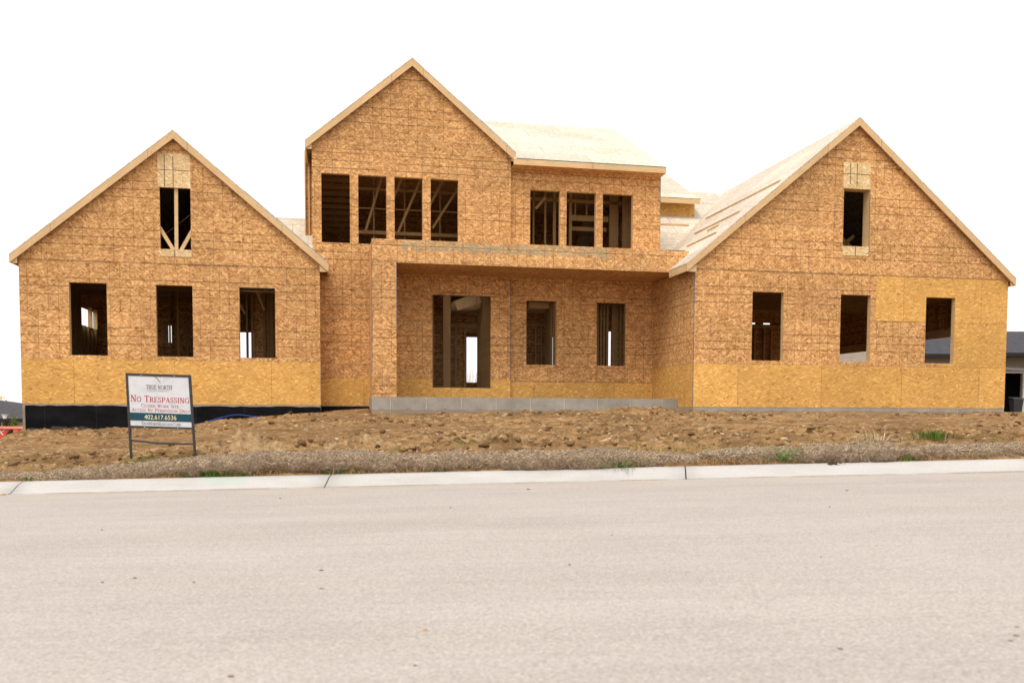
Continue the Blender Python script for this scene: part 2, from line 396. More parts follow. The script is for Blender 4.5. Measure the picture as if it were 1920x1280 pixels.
def road_z(x, y):
    return -.955+street_z(x)+.07*(1-((y-6)/6)**2)*(np.abs(y-6) < 6)+.0
Z = road_z(X, Y)
V = np.stack([X, Y, Z+CZ], -1).reshape(-1, 3); nx, ny = len(rx), len(ry); I = np.arange(nx*ny).reshape(ny, nx)
F = np.stack([I[:-1, :-1], I[:-1, 1:], I[1:, 1:], I[1:, :-1]], -1).reshape(-1, 4)
tag(npmesh('road', V, F, M['road'], True), kind='structure')

k = NB('kerb_concrete', .85, .25); g = k.geo()
n1 = k.noise(k.mapv(g, (.6, 2, 2)), 2.2, 5, .6); n2 = k.noise(g, 55, 3, .6)
c = k.mix(k.ramp(n1, [(.3, 0.0), (.7, 1.0)]), (.43, .4, .37), (.5, .475, .45))
c = k.mix(1.0, c, k.ramp(n2, [(.3, .93), (.7, 1.06)]), 'MULTIPLY')
s_ = k.sep(g)
# dirt line in the gutter and soil washed over the back edge
gl = k.ramp(s_[1], [(0, 0.0), (1, 1.0)])
dl = k.math('MULTIPLY', k.math('LESS_THAN', s_[1], 12.03), k.ramp(k.noise(k.mapv(g, (1, .1, .1)), 1.4, 4, .7), [(.36, .3), (.58, .95)]))
c = k.mix(dl, c, (.3, .25, .2))
be = k.math('MULTIPLY', k.math('GREATER_THAN', k.math('ADD', s_[1], k.math('MULTIPLY', k.noise(g, 9, 4, .7), .16)), 12.41), .7)
c = k.mix(be, c, (.33, .24, .15))
# utility locating paint, a thin green smear
gx = k.math('MULTIPLY', k.math('LESS_THAN', k.math('ABSOLUTE', k.math('SUBTRACT', s_[0], -4.0)), .36), k.math('LESS_THAN', k.math('ABSOLUTE', k.math('SUBTRACT', s_[1], k.math('ADD', 12.21, k.math('MULTIPLY', s_[0], -.0)))), .09))
gp = k.math('MULTIPLY', gx, k.ramp(k.noise(k.mapv(g, (.8, 3, 3)), 4, 3, .6), [(.46, 0.0), (.62, .32)]))
c = k.mix(gp, c, (.2, .55, .42))
k.color(c); k.bump(n2, .2, .003); M['kerb'] = k.m
prof = [(11.985, -.03), (12.0, .002), (12.03, .012), (12.09, .045), (12.15, .085), (12.21, .12), (12.27, .143), (12.32, .15), (12.47, .152), (12.475, -.1)]
js = [-25, -20.4, -15.8, -11.3, -6.72, -2.62, 2.08, 6.7, 11.3, 15.9, 20.5, 25]
V = []; F = []
for a, b in zip(js[:-1], js[1:]):
    xx = np.linspace(a+.009, b-.009, 12); base = len(V)
    for x in xx:
        off = .012*float(fbm(np.array([x*.8]), np.array([3.3]), 2)[0])
        for (y, z) in prof: V.append((x+(y-12)*.12, y+(off if y > 12.0 else 0), float(street_z(x))-.955+z+CZ))
    n = len(prof)
    for i in range(len(xx)-1):
        for j in range(n-1): F.append((base+i*n+j, base+(i+1)*n+j, base+(i+1)*n+j+1, base+i*n+j+1))
    for e in (0, len(xx)-1):
        for j in range(1, n-1):
            q = base+e*n
            F.append((q, q+j, q+j+1, q+j+1) if False else (q, q+j, q+j+1, q))
Fq = [f for f in F if len(set(f)) == 4]; Ft = [f[:3] for f in F if len(set(f)) == 3]
me = bpy.data.meshes.new('kerb'); me.from_pydata(V, [], Fq+Ft); me.materials.append(M['kerb'])
for p_ in me.polygons: p_.use_smooth = len(p_.vertices) == 4
ko = bpy.data.objects.new('kerb', me); col.objects.link(ko); tag(ko, kind='structure')

# ------------------------------------------------------------------ THE HOUSE
house = empty('unfinished_house', (-DH*math.sin(YAW), DH*math.cos(YAW), CZ), YAW)
tag(house, 'large unfinished timber house sheathed in bare OSB panels with three gables', 'house')
YL, YM, YS, YB, YR = -.705, 0.0, .164, -1.912, -3.091
T = .014
def part(mb, name, mat, parent=house, label=None, **kw): return mb.build(name, M[mat], parent, label, **kw)

# concrete
k = NB('block_concrete', .9, .2); uv = k.uv()
n1 = k.noise(uv, 1.4, 5, .65); n2 = k.noise(uv, 24, 3)
c = k.mix(k.ramp(n1, [(.3, 0.0), (.7, 1.0)]), (.25, .22, .185), (.4, .365, .315))
c = k.mix(1.0, c, k.ramp(n2, [(.3, .92), (.7, 1.06)]), 'MULTIPLY')
u, v, _ = k.sep(uv)
ed = k.math('MULTIPLY', k.line(u, .93, .5, .02), k.ramp(k.noise(uv, 5, 2), [(.4, .15), (.6, .7)]))
c = k.mix(ed, c, (.55, .53, .49))
c = k.mix(k.math('MULTIPLY', k.line(u, .93, .52, .012), .35), c, (.1, .09, .08))
lo_ = k.math('MULTIPLY', k.math('LESS_THAN', k.math('SUBTRACT', v, k.math('MULTIPLY', k.noise(k.mapv(uv, (1, .3, 1)), 3, 3), .25)), -.14), .55)
c = k.mix(lo_, c, (.24, .16, .09))
k.color(c); k.bump(n2, .3, .004); M['concrete'] = k.m
k = NB('damp_proofing', .9, .1); uv = k.uv()
c = k.mix(k.ramp(k.noise(k.mapv(uv, (1, 2, 1)), 1.6, 5, .6), [(.35, 0.0), (.7, 1.0)]), (.004, .004, .005), (.011, .011, .0125))
u, v, _ = k.sep(uv)
c = k.mix(k.math('MULTIPLY', k.line(u, 1.22, .1, .012), .35), c, (.05, .05, .05))
dm = k.math('MULTIPLY', k.math('LESS_THAN', k.math('SUBTRACT', v, k.math('MULTIPLY', k.noise(uv, 2.5, 4), .3)), -.66), .7)
c = k.mix(dm, c, (.1, .075, .05))
k.color(c); M['damp'] = k.m

part(MB().box(-7.742, -.363, YL+.006, 7.0, -1.6, .083), 'foundation', 'concrete')
coat = MB(); top = [(x, .055-.03*rnd.random()) for x in np.linspace(-7.68, -.366, 40)]
pts = [(-7.68, -1.5), (-.366, -1.5)]+[(x, z) for x, z in reversed(top)]
coat.poly(pts, [], YL+.001, YL+.0055)
part(coat, 'waterproof_coating', 'damp', label='black damp proofing brushed on the left foundation')
part(MB().box(-.36, .955, .008, 8.4, -1.0, .083), 'foundation', 'concrete')
part(MB().box(-.355, .949, .002, .0075, -1.0, .06), 'waterproof_coating', 'damp')
part(MB().box(.97, 9.3, .05, 8.4, -1.0, .02), 'foundation', 'concrete')
part(MB().box(9.313, 18.732, YR+.006, 6.5, -1.0, .083), 'foundation', 'concrete', label='grey concrete foundation under the right wing')
part(MB().box(.95, 9.302, YB-.04, .045, -.9, .305), 'porch_slab', 'concrete', label='grey block porch base')

# floors
for a, b, c_, d in ((-7.7, -.4, YL+.06, 6.98), (-.38, 9.29, .2, 7.98), (9.36, 18.68, YR+.06, 6.46)):
    part(MB().box(a, b, c_, d, .026, .1), 'floor', 'lumber_shaded')

WL = [(-6.585, -5.69), (-4.506, -3.602), (-2.432, -1.522)]; WLz = (1.329, 3.17)
WM = [(-.311, .456), (.683, 1.452), (1.673, 2.451), (2.677, 3.455)]; WMz = (4.546, 6.42)
WS = [(5.558, 6.443), (6.637, 7.52), (7.729, 8.646)]; WSz = (4.745, 6.306)
WR = [(10.951, 11.859), (13.539, 14.441), (16.146, 17.057)]; WRz = (1.337, 3.165)
DR = (2.722, 4.384, .605, 3.21)
WP = [(5.463, 6.358), (7.579, 8.456)]; WPz = (1.297, 3.14)
R_ = lambda l, z: [(a, b, z[0], z[1]) for a, b in l]
Rh = lambda l, z: [rect(a, b, z[0], z[1]) for a, b in l]

# left wing
part(MB().cells([(-7.745, -.36, 1.224, 3.71)], R_(WL, WLz), YL, YL+T), 'wall', 'osb_red')
part(MB().box(-7.745, -.36, YL, YL+T, .085, 1.224), 'wall', 'osb_yellow', label='yellow lower sheathing band of the left wing')
GL = dict(x=-4.0, z=7.096, s=.8385, hw=3.9)
def gable_poly(ax, az, s, x0, x1, zb, drop): return [(x0, zb), (x1, zb), (x1, az-drop-s*abs(x1-ax)), (ax, az-drop), (x0, az-drop-s*abs(x0-ax))]
gp = gable_poly(-4.0, 7.096, .8385, -7.745, -.36, 3.715, .03)
hole_L = rect(-4.37, -3.615, 4.09, 5.655)
part(MB().poly(gp, [hole_L], YL-.006, YL+T-.006), 'gable_wall', 'osb_gable')
# middle gable block
GM = (2.165, 9.638, .828)
part(MB().cells([(-.557, 4.955, .832, 7.09)], R_(WM, WMz)+[DR], YM, YM+T), 'wall', 'osb_red')
part(MB().cells([(-.36, 4.955, .085, .832)], [DR], YM, YM+T), 'wall', 'osb_yellow', label='yellow lower band of the middle wall')
part(MB().poly(gable_poly(GM[0], GM[1], GM[2], -.557, 4.955, 7.095, .03), [], YM-.006, YM+T-.006), 'gable_wall', 'osb_gable')
# right of the middle block, set back a little
part(MB().cells([(4.957, 9.308, .795, 3.9), (4.957, 9.495, 3.9, 7.0)], R_(WS, WSz)+R_(WP, WPz), YS, YS+T), 'wall', 'osb_red')
part(MB().cells([(4.957, 9.308, .085, .795)], [], YS, YS+T), 'wall', 'osb_yellow', label='yellow lower band at the back of the porch')
part(MB().box(9.48, 9.494, YS+.016, 9.8, 3.9, 6.95), 'side_wall', 'osb_red')
part(MB().box(4.956, 4.97, YM+.015, YS, .085, 7.0), 'side_wall', 'osb_red')
# side walls of the middle block above the left wing
part(MB().box(-.556, -.542, .016, 8.0, .3, 7.19), 'side_wall', 'osb_red')
# right wing
red = [(9.31, 14.588, 1.24, 3.703), (14.588, 16.6, 1.24, 2.462)]
yel = [(14.592, 18.735, 2.466, 3.703), (16.604, 18.735, 1.24, 2.466)]
part(MB().cells(red, R_(WR, WRz), YR, YR+T), 'wall', 'osb_red')
part(MB().cells(yel, R_(WR, WRz), YR, YR+T), 'wall', 'osb_yellow', label='yellow upper sheathing at the right end')
part(MB().cells([(9.31, 18.735, .085, 1.24)], [], YR, YR+T), 'wall', 'osb_yellow', label='yellow lower sheathing band of the right wing')
GR = (13.9, 7.887, .8315)
hole_R = rect(13.555, 14.33, 4.47, 6.005)
part(MB().poly(gable_poly(GR[0], GR[1], GR[2], 9.31, 18.735, 3.708, .03), [hole_R], YR-.006, YR+T-.006), 'gable_wall', 'osb_gable')
part(MB().box(9.31, 9.324, YR+.016, .162, 1.24, 3.76), 'side_wall', 'osb_red')
part(MB().box(9.31, 9.324, YR+.016, .162, .085, 1.24), 'side_wall', 'osb_yellow', label='yellow lower band on the porch side of the right wing')
# right wing far side wall with two wide openings, left wing far side wall
mb = MB()
for a, b, z0, z1 in ((YR+.016, -2.4, .03, 3.7), (-2.4, 1.9, 2.29, 3.7), (1.9, 2.9, .03, 3.7), (2.9, 6.0, 2.13, 3.7), (6.0, 6.5, .03, 3.7)): mb.box(18.72, 18.734, a, b, z0, z1)
part(mb, 'side_wall', 'osb_red')
part(MB().box(18.62, 18.715, -2.5, 2.0, 2.29, 2.55).box(18.62, 18.715, 2.8, 6.1, 2.13, 2.4), 'header_beam', 'lumber')
mb = MB()
for a, b, z0, z1 in ((YL+.016, 4.83, .03, 3.7), (4.83, 6.6, .03, 2.58), (4.83, 6.6, 3.12, 3.7), (6.6, 7.0, .03, 3.7)): mb.box(-7.744, -7.73, a, b, z0, z1)
part(mb, 'side_wall', 'osb_red')
# back walls
part(MB().cells([(-7.745, -.36, .03, 3.72)], [(-3.62, -2.39, .95, 2.59), (-5.475, -5.43, 2.2, 2.77), (-5.405, -5.375, 2.2, 2.77)], 7.0, 7.014), 'back_wall', 'osb_red')
part(MB().cells([(-.557, 9.33, .03, 7.1)], [(1.4, 3.7, .5, 2.66), (4.80, 5.6, .99, 2.66), (7.95, 8.35, .9, 2.72), (5.8, 6.8, .9, 2.6), (6.9, 7.0, 5.2, 5.5)], 8.0, 8.014), 'back_wall', 'osb_red')  # two openings hidden behind partitions are added to let daylight into the hall
part(MB().cells([(9.32, 18.735, .03, 3.72)], [(9.8, 10.05, .9, 2.85), (15.3, 15.6, 3.25, 3.3), (15.93, 16.2, 3.25, 3.3)], 6.5, 6.514), 'back_wall', 'osb_red')
part(MB().box(9.326, 9.34, .3, 2.2, .1, 3.7), 'partition', 'osb_red'); part(MB().box(9.326, 9.34, 6.52, 7.98, .1, 3.7), 'partition', 'osb_red')
part(MB().box(-.39, -.375, -.68, 6.9, .1, 3.7), 'partition', 'osb_red')

part(MB().poly(gable_poly(-4.0, 7.096, .8385, -7.745, -.36, 3.725, .04), [], 6.9, 6.914), 'gable_wall', 'osb_red')
part(MB().poly(gable_poly(GR[0], GR[1], GR[2], 9.31, 18.735, 3.725, .04), [], 6.45, 6.464), 'gable_wall', 'osb_red')
part(MB().poly(gable_poly(GM[0], GM[1], GM[2], -.557, 4.955, 7.102, .04), [], 8.0, 8.014), 'gable_wall', 'osb_red')
part(MB().box(4.98, 9.47, .19, 7.98, 6.9, 6.92), 'ceiling', 'osb_red')
# window frames: the rough lumber round each opening
def wframe(x0, x1, z0, z1, y, d=.14, mat='lumber', t=.04):
    mb = MB(); a, b = y+T+.001, y+T+d
    mb.box(x0-t, x0, a, b, z0-t, z1+t).box(x1, x1+t, a, b, z0-t, z1+t).box(x0, x1, a, b, z1, z1+t).box(x0, x1, a, b, z0-t, z0)
    part(mb, 'window_frame', mat)
for a, b in WL: wframe(a, b, *WLz, YL)
for a, b in WM: wframe(a, b, *WMz, YM)
for a, b in WS: wframe(a, b, *WSz, YS)
for a, b in WP: wframe(a, b, *WPz, YS, mat='lumber_shaded')
for a, b in WR: wframe(a, b, *WRz, YR)
wframe(-4.37, -3.615, 4.09, 5.655, YL, .04); wframe(13.555, 14.33, 4.47, 6.005, YR, .3)
mb = MB(); a, b = YM+T+.001, YM+T+.14; mb.box(DR[0]-.04, DR[0], a, b, .6, 3.25).box(DR[1], DR[1]+.04, a, b, .6, 3.25).box(DR[0], DR[1], a, b, 3.21, 3.25).box(DR[0], DR[1], a, b, .56, .605)
part(mb, 'door_frame', 'lumber_shaded')

# pale patches with marker lines round the gable windows
def patch(x0, x1, z0, z1, y, lines, hl):
    p_ = part(MB().box(x0, x1, y-.016, y-.007, z0, z1), 'sheathing_patch', 'osb_pale', label='pale OSB patch next to the gable window')
    mb = MB()
    for x, za, zb in lines: mb.box(x-.008, x+.008, y-.0185, y-.0165, za, zb)
    for z in hl: mb.box(x0, x1, y-.0195, y-.0187, z-.006, z+.006)
    part(mb, 'marker_line', 'marker', p_)
patch(-4.41, -3.606, 5.66, 6.515, YL, [(-4.24, 5.68, 6.5), (-4.03, 5.67, 6.45)], [6.1])
patch(-4.40, -3.6, 3.9, 4.085, YL, [(-4.02, 3.9, 4.08)], [])
patch(13.53, 14.335, 6.01, 6.71, YR, [(13.73, 6.12, 6.7), (13.93, 6.05, 6.7)], [6.4])
patch(13.546, 14.33, 4.215, 4.465, YR, [(13.93, 4.22, 4.46)], [])

# truss webs behind the left gable window
def member(p, q, wd, ht, name='truss_web', mat='lumber', upv=(0, 1, 0)):
    return part(MB().beam(p, q, wd, ht, upv), name, mat)
member((-3.99, YL+.07, 3.85), (-3.96, YL+.07, 7.0), .09, .038)
member((-4.0, YL+.075, 3.98), (-4.75, YL+.075, 5.25), .09, .038)
member((-3.93, YL+.075, 3.98), (-3.35, YL+.075, 5.05), .09, .038)

# ---------------- roofs
def roof_slab(ax, az, s, xe, y0, y1, name='roof', th=.03, mat='osb_roof', lab=None):
    """one slope of a gable roof: ridge at ax,az down to the eave at xe"""
    ze = az-s*abs(xe-ax)
    mb = MB().quadprism([(ax, y0, az), (xe, y0, ze), (xe, y1, ze), (ax, y1, az)] if xe > ax else [(xe, y0, ze), (ax, y0, az), (ax, y1, az), (xe, y1, ze)], (0, 0, -th))
    return part(mb, name, mat, label=lab)
def rake(ax, az, s, xe, y, side, d=.195, t=.038):
    ze = az-s*abs(xe-ax)
    e = .002
    pts = [(ax, y, az+e), (ax, y, az-d), (xe, y, ze-d), (xe, y, ze+e)]
    if side > 0: pts = pts[::-1]
    o = part(MB().quadprism(pts, (0, t, 0)), 'rake_board', 'lumber')
    # grain follows the board
    uvl = o.data.uv_layers[0].data; L = math.hypot(1, s)
    for p_ in o.data.polygons:
        for li in p_.loop_indices:
            c_ = o.data.vertices[o.data.loops[li].vertex_index].co
            along = abs(c_.x-ax)*L; perp = c_.z-(az-s*abs(c_.x-ax)); uvl[li].uv = (along+ax+side*1.7, perp+c_.y*.5)
    return o
# left wing (overhang .15 in front)
yl = YL-.15; ym = YM-.15; yr = YR-.15
for (ax, az, s, xl, xr, y, yb) in ((-4.0, 7.096, .8385, -7.915, -.13, yl, 7.0), (2.165, 9.638, .829, -.733, 5.07, ym, 8.0), (13.9, 7.887, .8315, 9.03, 18.864, yr, 6.6)):
    for sgn, xe in ((-1, xl), (1, xr)):
        roof_slab(ax, az, s, xe, y-.004, yb)
        rake(ax, az-.03, s, xe, y, sgn)
        ze = az-s*abs(xe-ax)
        a = xe if sgn < 0 else xe-.038
        part(MB().box(a+.001*sgn, a+.038+.001*sgn, y+.04, YB-.003 if (ax > 10 and sgn < 0) else yb, ze-.215, ze-.03-.01), 'fascia', 'lumber')
        # boxed eave end under the rake tail
        x_in = {(-1, -4.0): -7.745, (1, -4.0): -.36, (-1, 2.165): -.557, (1, 2.165): 4.955, (-1, 13.9): 9.31, (1, 13.9): 18.735}[(sgn, ax)]
        lo, hi = sorted((xe-.04*sgn, x_in))
        part(MB().box(lo, hi, y+.039, y+.075, ze-.225, ze-.06-.0), 'eave_return', 'lumber')
    part(MB().beam((ax, y+.05, az-.14), (ax, yb, az-.14), .04, .2), 'ridge_board', 'lumber_shaded')
# dark sealed upper edge seen on the middle right slope
for (ax, az, s, xe, y) in ((2.165, 9.638, .829, 5.07, ym), (-4.0, 7.096, .8385, -.13, yl)):
    d = 1 if xe > ax else -1
    x1 = ax+.45*(xe-ax); part(MB().quadprism([(x1, y-.006, az-s*abs(x1-ax)+.012), (x1, y-.006, az-s*abs(x1-ax)-.002), (xe+.004, y-.006, az-s*abs(xe-ax)-.002), (xe+.004, y-.006, az-s*abs(xe-ax)+.012)], (0, .06, 0)), 'edge_seal', 'edge_seal')

# roof to the right of the middle gable (ridge runs along the front)
ev = (-.236, 7.05); rdg = (4.948, 9.64)
part(MB().quadprism([(5.04, ev[0], ev[1]), (9.512, ev[0], ev[1]), (9.512, rdg[0], rdg[1]), (2.2, rdg[0], rdg[1])], (0, 0, -.03)), 'roof', 'osb_roof')
part(MB().quadprism([(2.2, rdg[0], rdg[1]), (9.512, rdg[0], rdg[1]), (9.512, 10.1, 7.05), (5.04, 10.1, 7.05)], (0, 0, -.03)), 'roof', 'osb_roof')
part(MB().box(4.99, 9.514, ev[0]-.038, ev[0], 6.875, 7.035), 'fascia', 'lumber')
part(MB().box(5.08, 9.514, ev[0]-.042, ev[0]+.02, 7.036, 7.056), 'edge_seal', 'edge_seal')
part(MB().quadprism([(9.4, ev[0]+.005, 6.87), (9.4, ev[0]+.005, 7.02), (9.4, rdg[0], 9.6), (9.4, rdg[0], 9.4)], (.1, 0, 0)), 'rake_board', 'lumber')
part(MB().quadprism([(9.482, YS+.02, 6.95), (9.482, 9.7, 6.95), (9.482, rdg[0], 9.45)], (.012, 0, 0)), 'gable_wall', 'osb_red')
part(MB().box(4.99, 9.5, ev[0]+.01, YS, 6.865, 6.877), 'soffit', 'osb_red')
# rear dormer block on the main roof
part(MB().box(9.2, 11.975, 3.69, 3.704, 6.1, 6.95), 'dormer_wall', 'osb_yellow', label='yellow wall of the small rear roof block')
part(MB().box(11.96, 11.974, 3.706, 9.0, 6.1, 6.95), 'dormer_wall', 'osb_red')
part(MB().quadprism([(9.0, 3.38, 7.05), (12.035, 3.38, 7.05), (12.035, 8.56, 9.62), (9.0, 8.56, 9.62)], (0, 0, -.03)), 'roof', 'osb_roof')
part(MB().box(9.2, 12.037, 3.342, 3.38, 6.875, 7.035), 'fascia', 'lumber')
part(MB().box(9.2, 12.037, 3.338, 3.40, 7.036, 7.054), 'edge_seal', 'edge_seal')
# main roof slope behind the porch, with its ledger board
sm = .725
def mz(y): return 5.03+sm*(y-1.64)
part(MB().quadprism([(8.9, .25, mz(.25)), (13.9, .25, mz(.25)), (13.9, 5.45, mz(5.45)), (8.9, 5.45, mz(5.45))], (0, 0, -.03)), 'roof', 'osb_roof')
part(MB().quadprism([(8.9, 5.45, mz(5.45)), (16, 5.45, mz(5.45)), (16, 11, mz(0)), (8.9, 11, mz(0))], (0, 0, -.03)), 'roof', 'osb_roof')
part(MB().beam((10.5, 3.07, mz(3.07)+.03), (11.55, 3.1, mz(3.1)+.03), .04, .055), 'toe_board', 'lumber')
# small roof between the left wing and the middle block
def lz(y): return 5.95+sm*(y-4)
part(MB().quadprism([(-3.6, .2, lz(.2)), (-.56, .2, lz(.2)), (-.56, 4, lz(4)), (-3.6, 4, lz(4))], (0, 0, -.03)), 'roof', 'osb_roof')
part(MB().quadprism([(-3.6, 4, lz(4)), (-.56, 4, lz(4)), (-.56, 8, lz(0)), (-3.6, 8, lz(0))], (0, 0, -.03)), 'roof', 'osb_roof')
# lumber and sheathing fin behind the left edge of the middle block
part(MB().box(-.80, -.77, 1.5, 1.56, 5.0, 7.4).box(-.69, -.66, 1.5, 1.56, 5.0, 7.4), 'corner_stud', 'lumber')
part(MB().box(-.77, -.56, 1.57, 1.6, 5.0, 7.38), 'side_wall', 'osb_red')
# toe boards on the right wing's left slope
def rz(x): return 7.887-.8315*(13.9-x)
for (xa, ya, xb, yb_) in ((11.83, -2.83, 11.83, 2.31), (10.95, -2.23, 10.9, .92), (10.66, -1.47, 10.61, -.78), (10.17, -2.48, 10.13, -.44)):
    part(MB().beam((xa, ya, rz(xa)+.03), (xb, yb_, rz(xb)+.03), .06, .05, (-.64, 0, .77)), 'toe_board', 'lumber_pale')
for (x, y) in ((-5.15, .3), (-2.75, .3)):
    z_ = 7.096-.8385*abs(x+4)+.03; part(MB().beam((x, y, z_), (x, y+2.2, z_), .06, .07, (0, 0, 1)), 'toe_board', 'lumber')

# ---------------- porch
bt = 4.365
def pb():
    mb = MB(); mb.box(.968, 9.6, YB, YB+.03, 3.775, bt); mb.box(.968, 9.6, YB+.03, YS-.003, 4.28, bt-.01); return mb
part(pb(), 'porch_beam', 'osb_beam', label='porch beam with a blue green stain along its top')
part(MB().box(1.595, 9.305, YB+.032, YS-.003, 3.775, 3.79), 'soffit', 'osb_red')
part(MB().box(.968, 1.591, YB+.001, YB+.03, .307, 3.77).box(1.577, 1.591, YB+.031, -.003, .307, 3.77), 'porch_column', 'osb_red')
part(MB().box(.969, .983, YB+.031, -.003, .307, 4.27), 'porch_column', 'osb_red')
part(MB().box(.958, .967, YB-.002, YB+.02, .9, bt-.005), 'edge_seal', 'edge_blue')
part(MB().box(1.592, 1.599, YB-.002, YB+.02, 2.1, 3.77), 'edge_seal', 'edge_blue')
part(MB().box(4.958, 4.964, YM-.002, YM+.1, .85, 3.7), 'edge_seal', 'edge_blue')
part(MB().box(9.302, 9.309, YR-.003, YR+.02, .12, 3.7), 'edge_seal', 'edge_blue')
part(MB().box(-.358, -.352, YL-.002, YL+.02, .12, 1.2), 'edge_seal', 'edge_blue')
part(MB().box(9.496, 9.502, YS-.003, YS+.02, 4.4, 6.85), 'edge_seal', 'edge_seal')
part(MB().box(14.332, 14.342, YR-.014, YR-.007, 4.2, 6.0), 'edge_seal', 'edge_seal')
part(MB().box(9.0, 9.5, YB-.01, YB+.02, bt+.001, bt+.014), 'edge_seal', 'edge_seal')

# ---------------- what shows inside
def stud(x0, x1, y0, y1, z0, z1, mat='lumber_shaded'): part(MB().box(x0, x1, y0, y1, z0, z1), 'stud', mat)
# left wing side wall studs and right partition studs
for i in range(16): stud(-7.728, -7.60, YL+.2+i*.46, YL+.238+i*.46, .1, 2.55 if 4.83 < YL+.2+i*.46 < 6.6 else 3.6)
for i in range(9): stud(-.52, -.40, YL+.3+i*.6, YL+.34+i*.6, .1, 3.6)
for i in range(7): stud(-7.0+i*.5, -6.962+i*.5, 4.2, 4.32, .1, 3.6) if i in (3, 4, 5) else None
for x0, x1, y in ((-2.51, -2.46, 2), (-2.90, -2.86, 6.8), (-2.37, -2.3, 2), (-2.03, -1.96, 2), (-1.92, -1.74, 2), (-5.425, -5.41, 6.9), (-4.5, -4.44, 2.5), (-3.75, -3.7, 1.6)): stud(x0, x1, y, y+.09, .1, 3.6)
part(MB().box(-2.3, -.5, 2.1, 2.115, .1, 3.6), 'partition', 'osb_red')
for i in range(5): part(MB().box(-7.6, -.5, .3+i*1.4, .34+i*1.4, 3.45, 3.7), 'ceiling_joist', 'lumber_shaded')
part(MB().box(-7.7, -.4, YL+.06, 6.98, 3.71, 3.73), 'ceiling', 'osb_red')
member((-2.9, 1.0, 3.5), (-2.5, 1.6, 2.7), .05, .04); member((-2.25, 1.0, 3.6), (-1.95, 1.4, 2.8), .05, .04)
for y in (5.86, 6.52): part(MB().box(-7.73, -7.6, y, y+.05, 2.55, 3.2), 'mullion', 'lumber')
# entry
for x0, x1 in ((2.88, 2.92), (3.2, 3.42)): stud(x0, x1, 1.5, 1.59, .1, 3.7)
part(MB().box(1.0, 4.2, 4.2, 4.215, .1, 3.7).box(4.2, 5.4, 4.2, 4.215, 2.5, 3.7), 'partition', 'osb_red')
stud(3.88, 3.95, 4.1, 4.19, .1, 2.66, 'lumber'); stud(4.19, 4.27, 4.1, 4.19, .1, 2.66, 'lumber'); part(MB().box(3.55, 4.7, 4.08, 4.18, 2.66, 2.78), 'header_beam', 'lumber')
for i in range(7): part(MB().box(3.56, 4.4, 2.0+i*.3, 2.04+i*.3, 3.1, 3.28), 'ceiling_joist', 'lumber')
stud(4.32, 4.37, 7.88, 7.98, .1, 3.1, 'lumber'); stud(4.68, 4.79, 7.88, 7.98, .1, 3.1, 'lumber'); stud(4.79, 5.3, 7.88, 7.98, 2.66, 2.75, 'lumber')
for i in range(11): stud(4.42, 4.56, .17+i*.26, .208+i*.26, .1, 3.6)
part(MB().box(4.57, 4.585, .2, 2.9, .1, 3.7), 'partition', 'lumber_shaded', label='grey hallway wall behind the entry, interior dimness in its colour')
part(MB().beam((3.6, 1.7, 3.1), (4.33, 1.75, 3.38), .05, .3), 'header_beam', 'lumber')
for i in range(14): part(MB().box(3.3, 9.3, 2.6+i*.38, 2.64+i*.38, 3.5, 3.74), 'ceiling_joist', 'lumber')
part(MB().cells([(-.5, 9.4, .2, 7.98)], [(2.75, 4.4, .5, 2.4)], 3.76, 3.8).box(0, .001, 0, .001, 0, .001) if False else
     MB().box(-.5, 2.75, .2, 7.98, 3.76, 3.84).box(4.4, 9.3, .2, 7.98, 3.76, 3.84).box(2.75, 4.4, 2.5, 7.98, 3.76, 3.84), 'upper_floor', 'osb_pale')
# porch windows
for a_, b_ in ((.74, .86), (.90, 1.02), (1.05, 1.2), (1.24, 1.36), (1.4, 1.53), (.40, .5), (.19, .27)): stud(6.33, 6.37, a_, b_, .1, 3.7)
part(MB().box(6.375, 6.38, .74, 1.53, .1, 3.7), 'partition', 'lumber_shaded')
for x0, x1 in ((6.3, 6.345), (6.5, 6.54)): stud(x0, x1, 2.9, 2.99, .1, 2.65, 'lumber')
part(MB().box(5.9, 6.75, 3.0, 3.014, .1, 3.7), 'partition', 'osb_red')
part(MB().box(5.9, 6.75, 2.88, 2.98, 2.66, 2.74), 'header_beam', 'lumber')
for i in range(6): part(MB().box(5.7, 6.9, 1.0+i*.3, 1.04+i*.3, 3.02, 3.2), 'ceiling_joist', 'lumber')
for x0, x1 in ((7.88, 7.94), (7.98, 8.03), (8.08, 8.13), (8.18, 8.25), (8.35, 8.53), (8.6, 8.68)): stud(x0, x1, 1.2, 1.29, .1, 3.7)
part(MB().box(7.5, 8.18, 1.32, 1.335, .1, 3.7), 'partition', 'osb_red'); part(MB().box(8.36, 9.2, 1.32, 1.335, .1, 3.7), 'partition', 'osb_red')
# upper floor behind the S windows
for x0, x1, y in ((5.92, 5.97, 1.5), (6.28, 6.34, 1.5), (6.55, 6.64, 1.5), (7.06, 7.14, 1.5), (8.34, 8.62, 1.5), (8.7, 8.98, 1.3)): stud(x0, x1, y, y+.09, 3.85, 6.8)
part(MB().box(7.14, 8.3, 1.5, 1.54, 5.76, 5.93), 'header_beam', 'lumber_shaded'); part(MB().box(7.14, 8.3, 1.7, 1.74, 5.5, 5.62), 'header_beam', 'lumber_shaded')
part(MB().box(5.4, 9.2, 1.5, 1.54, 6.3, 6.4), 'header_beam', 'lumber_shaded')
for x in (7.24, 7.6): stud(x, x+.04, 1.55, 1.6, 5.93, 6.6)
for i in range(8): part(MB().box(5.0, 9.4, .4+i*.6, .44+i*.6, 6.62, 6.85), 'ceiling_joist', 'lumber_shaded')
member((6.0, 1.48, 6.05), (6.3, 1.48, 6.4), .08, .038)
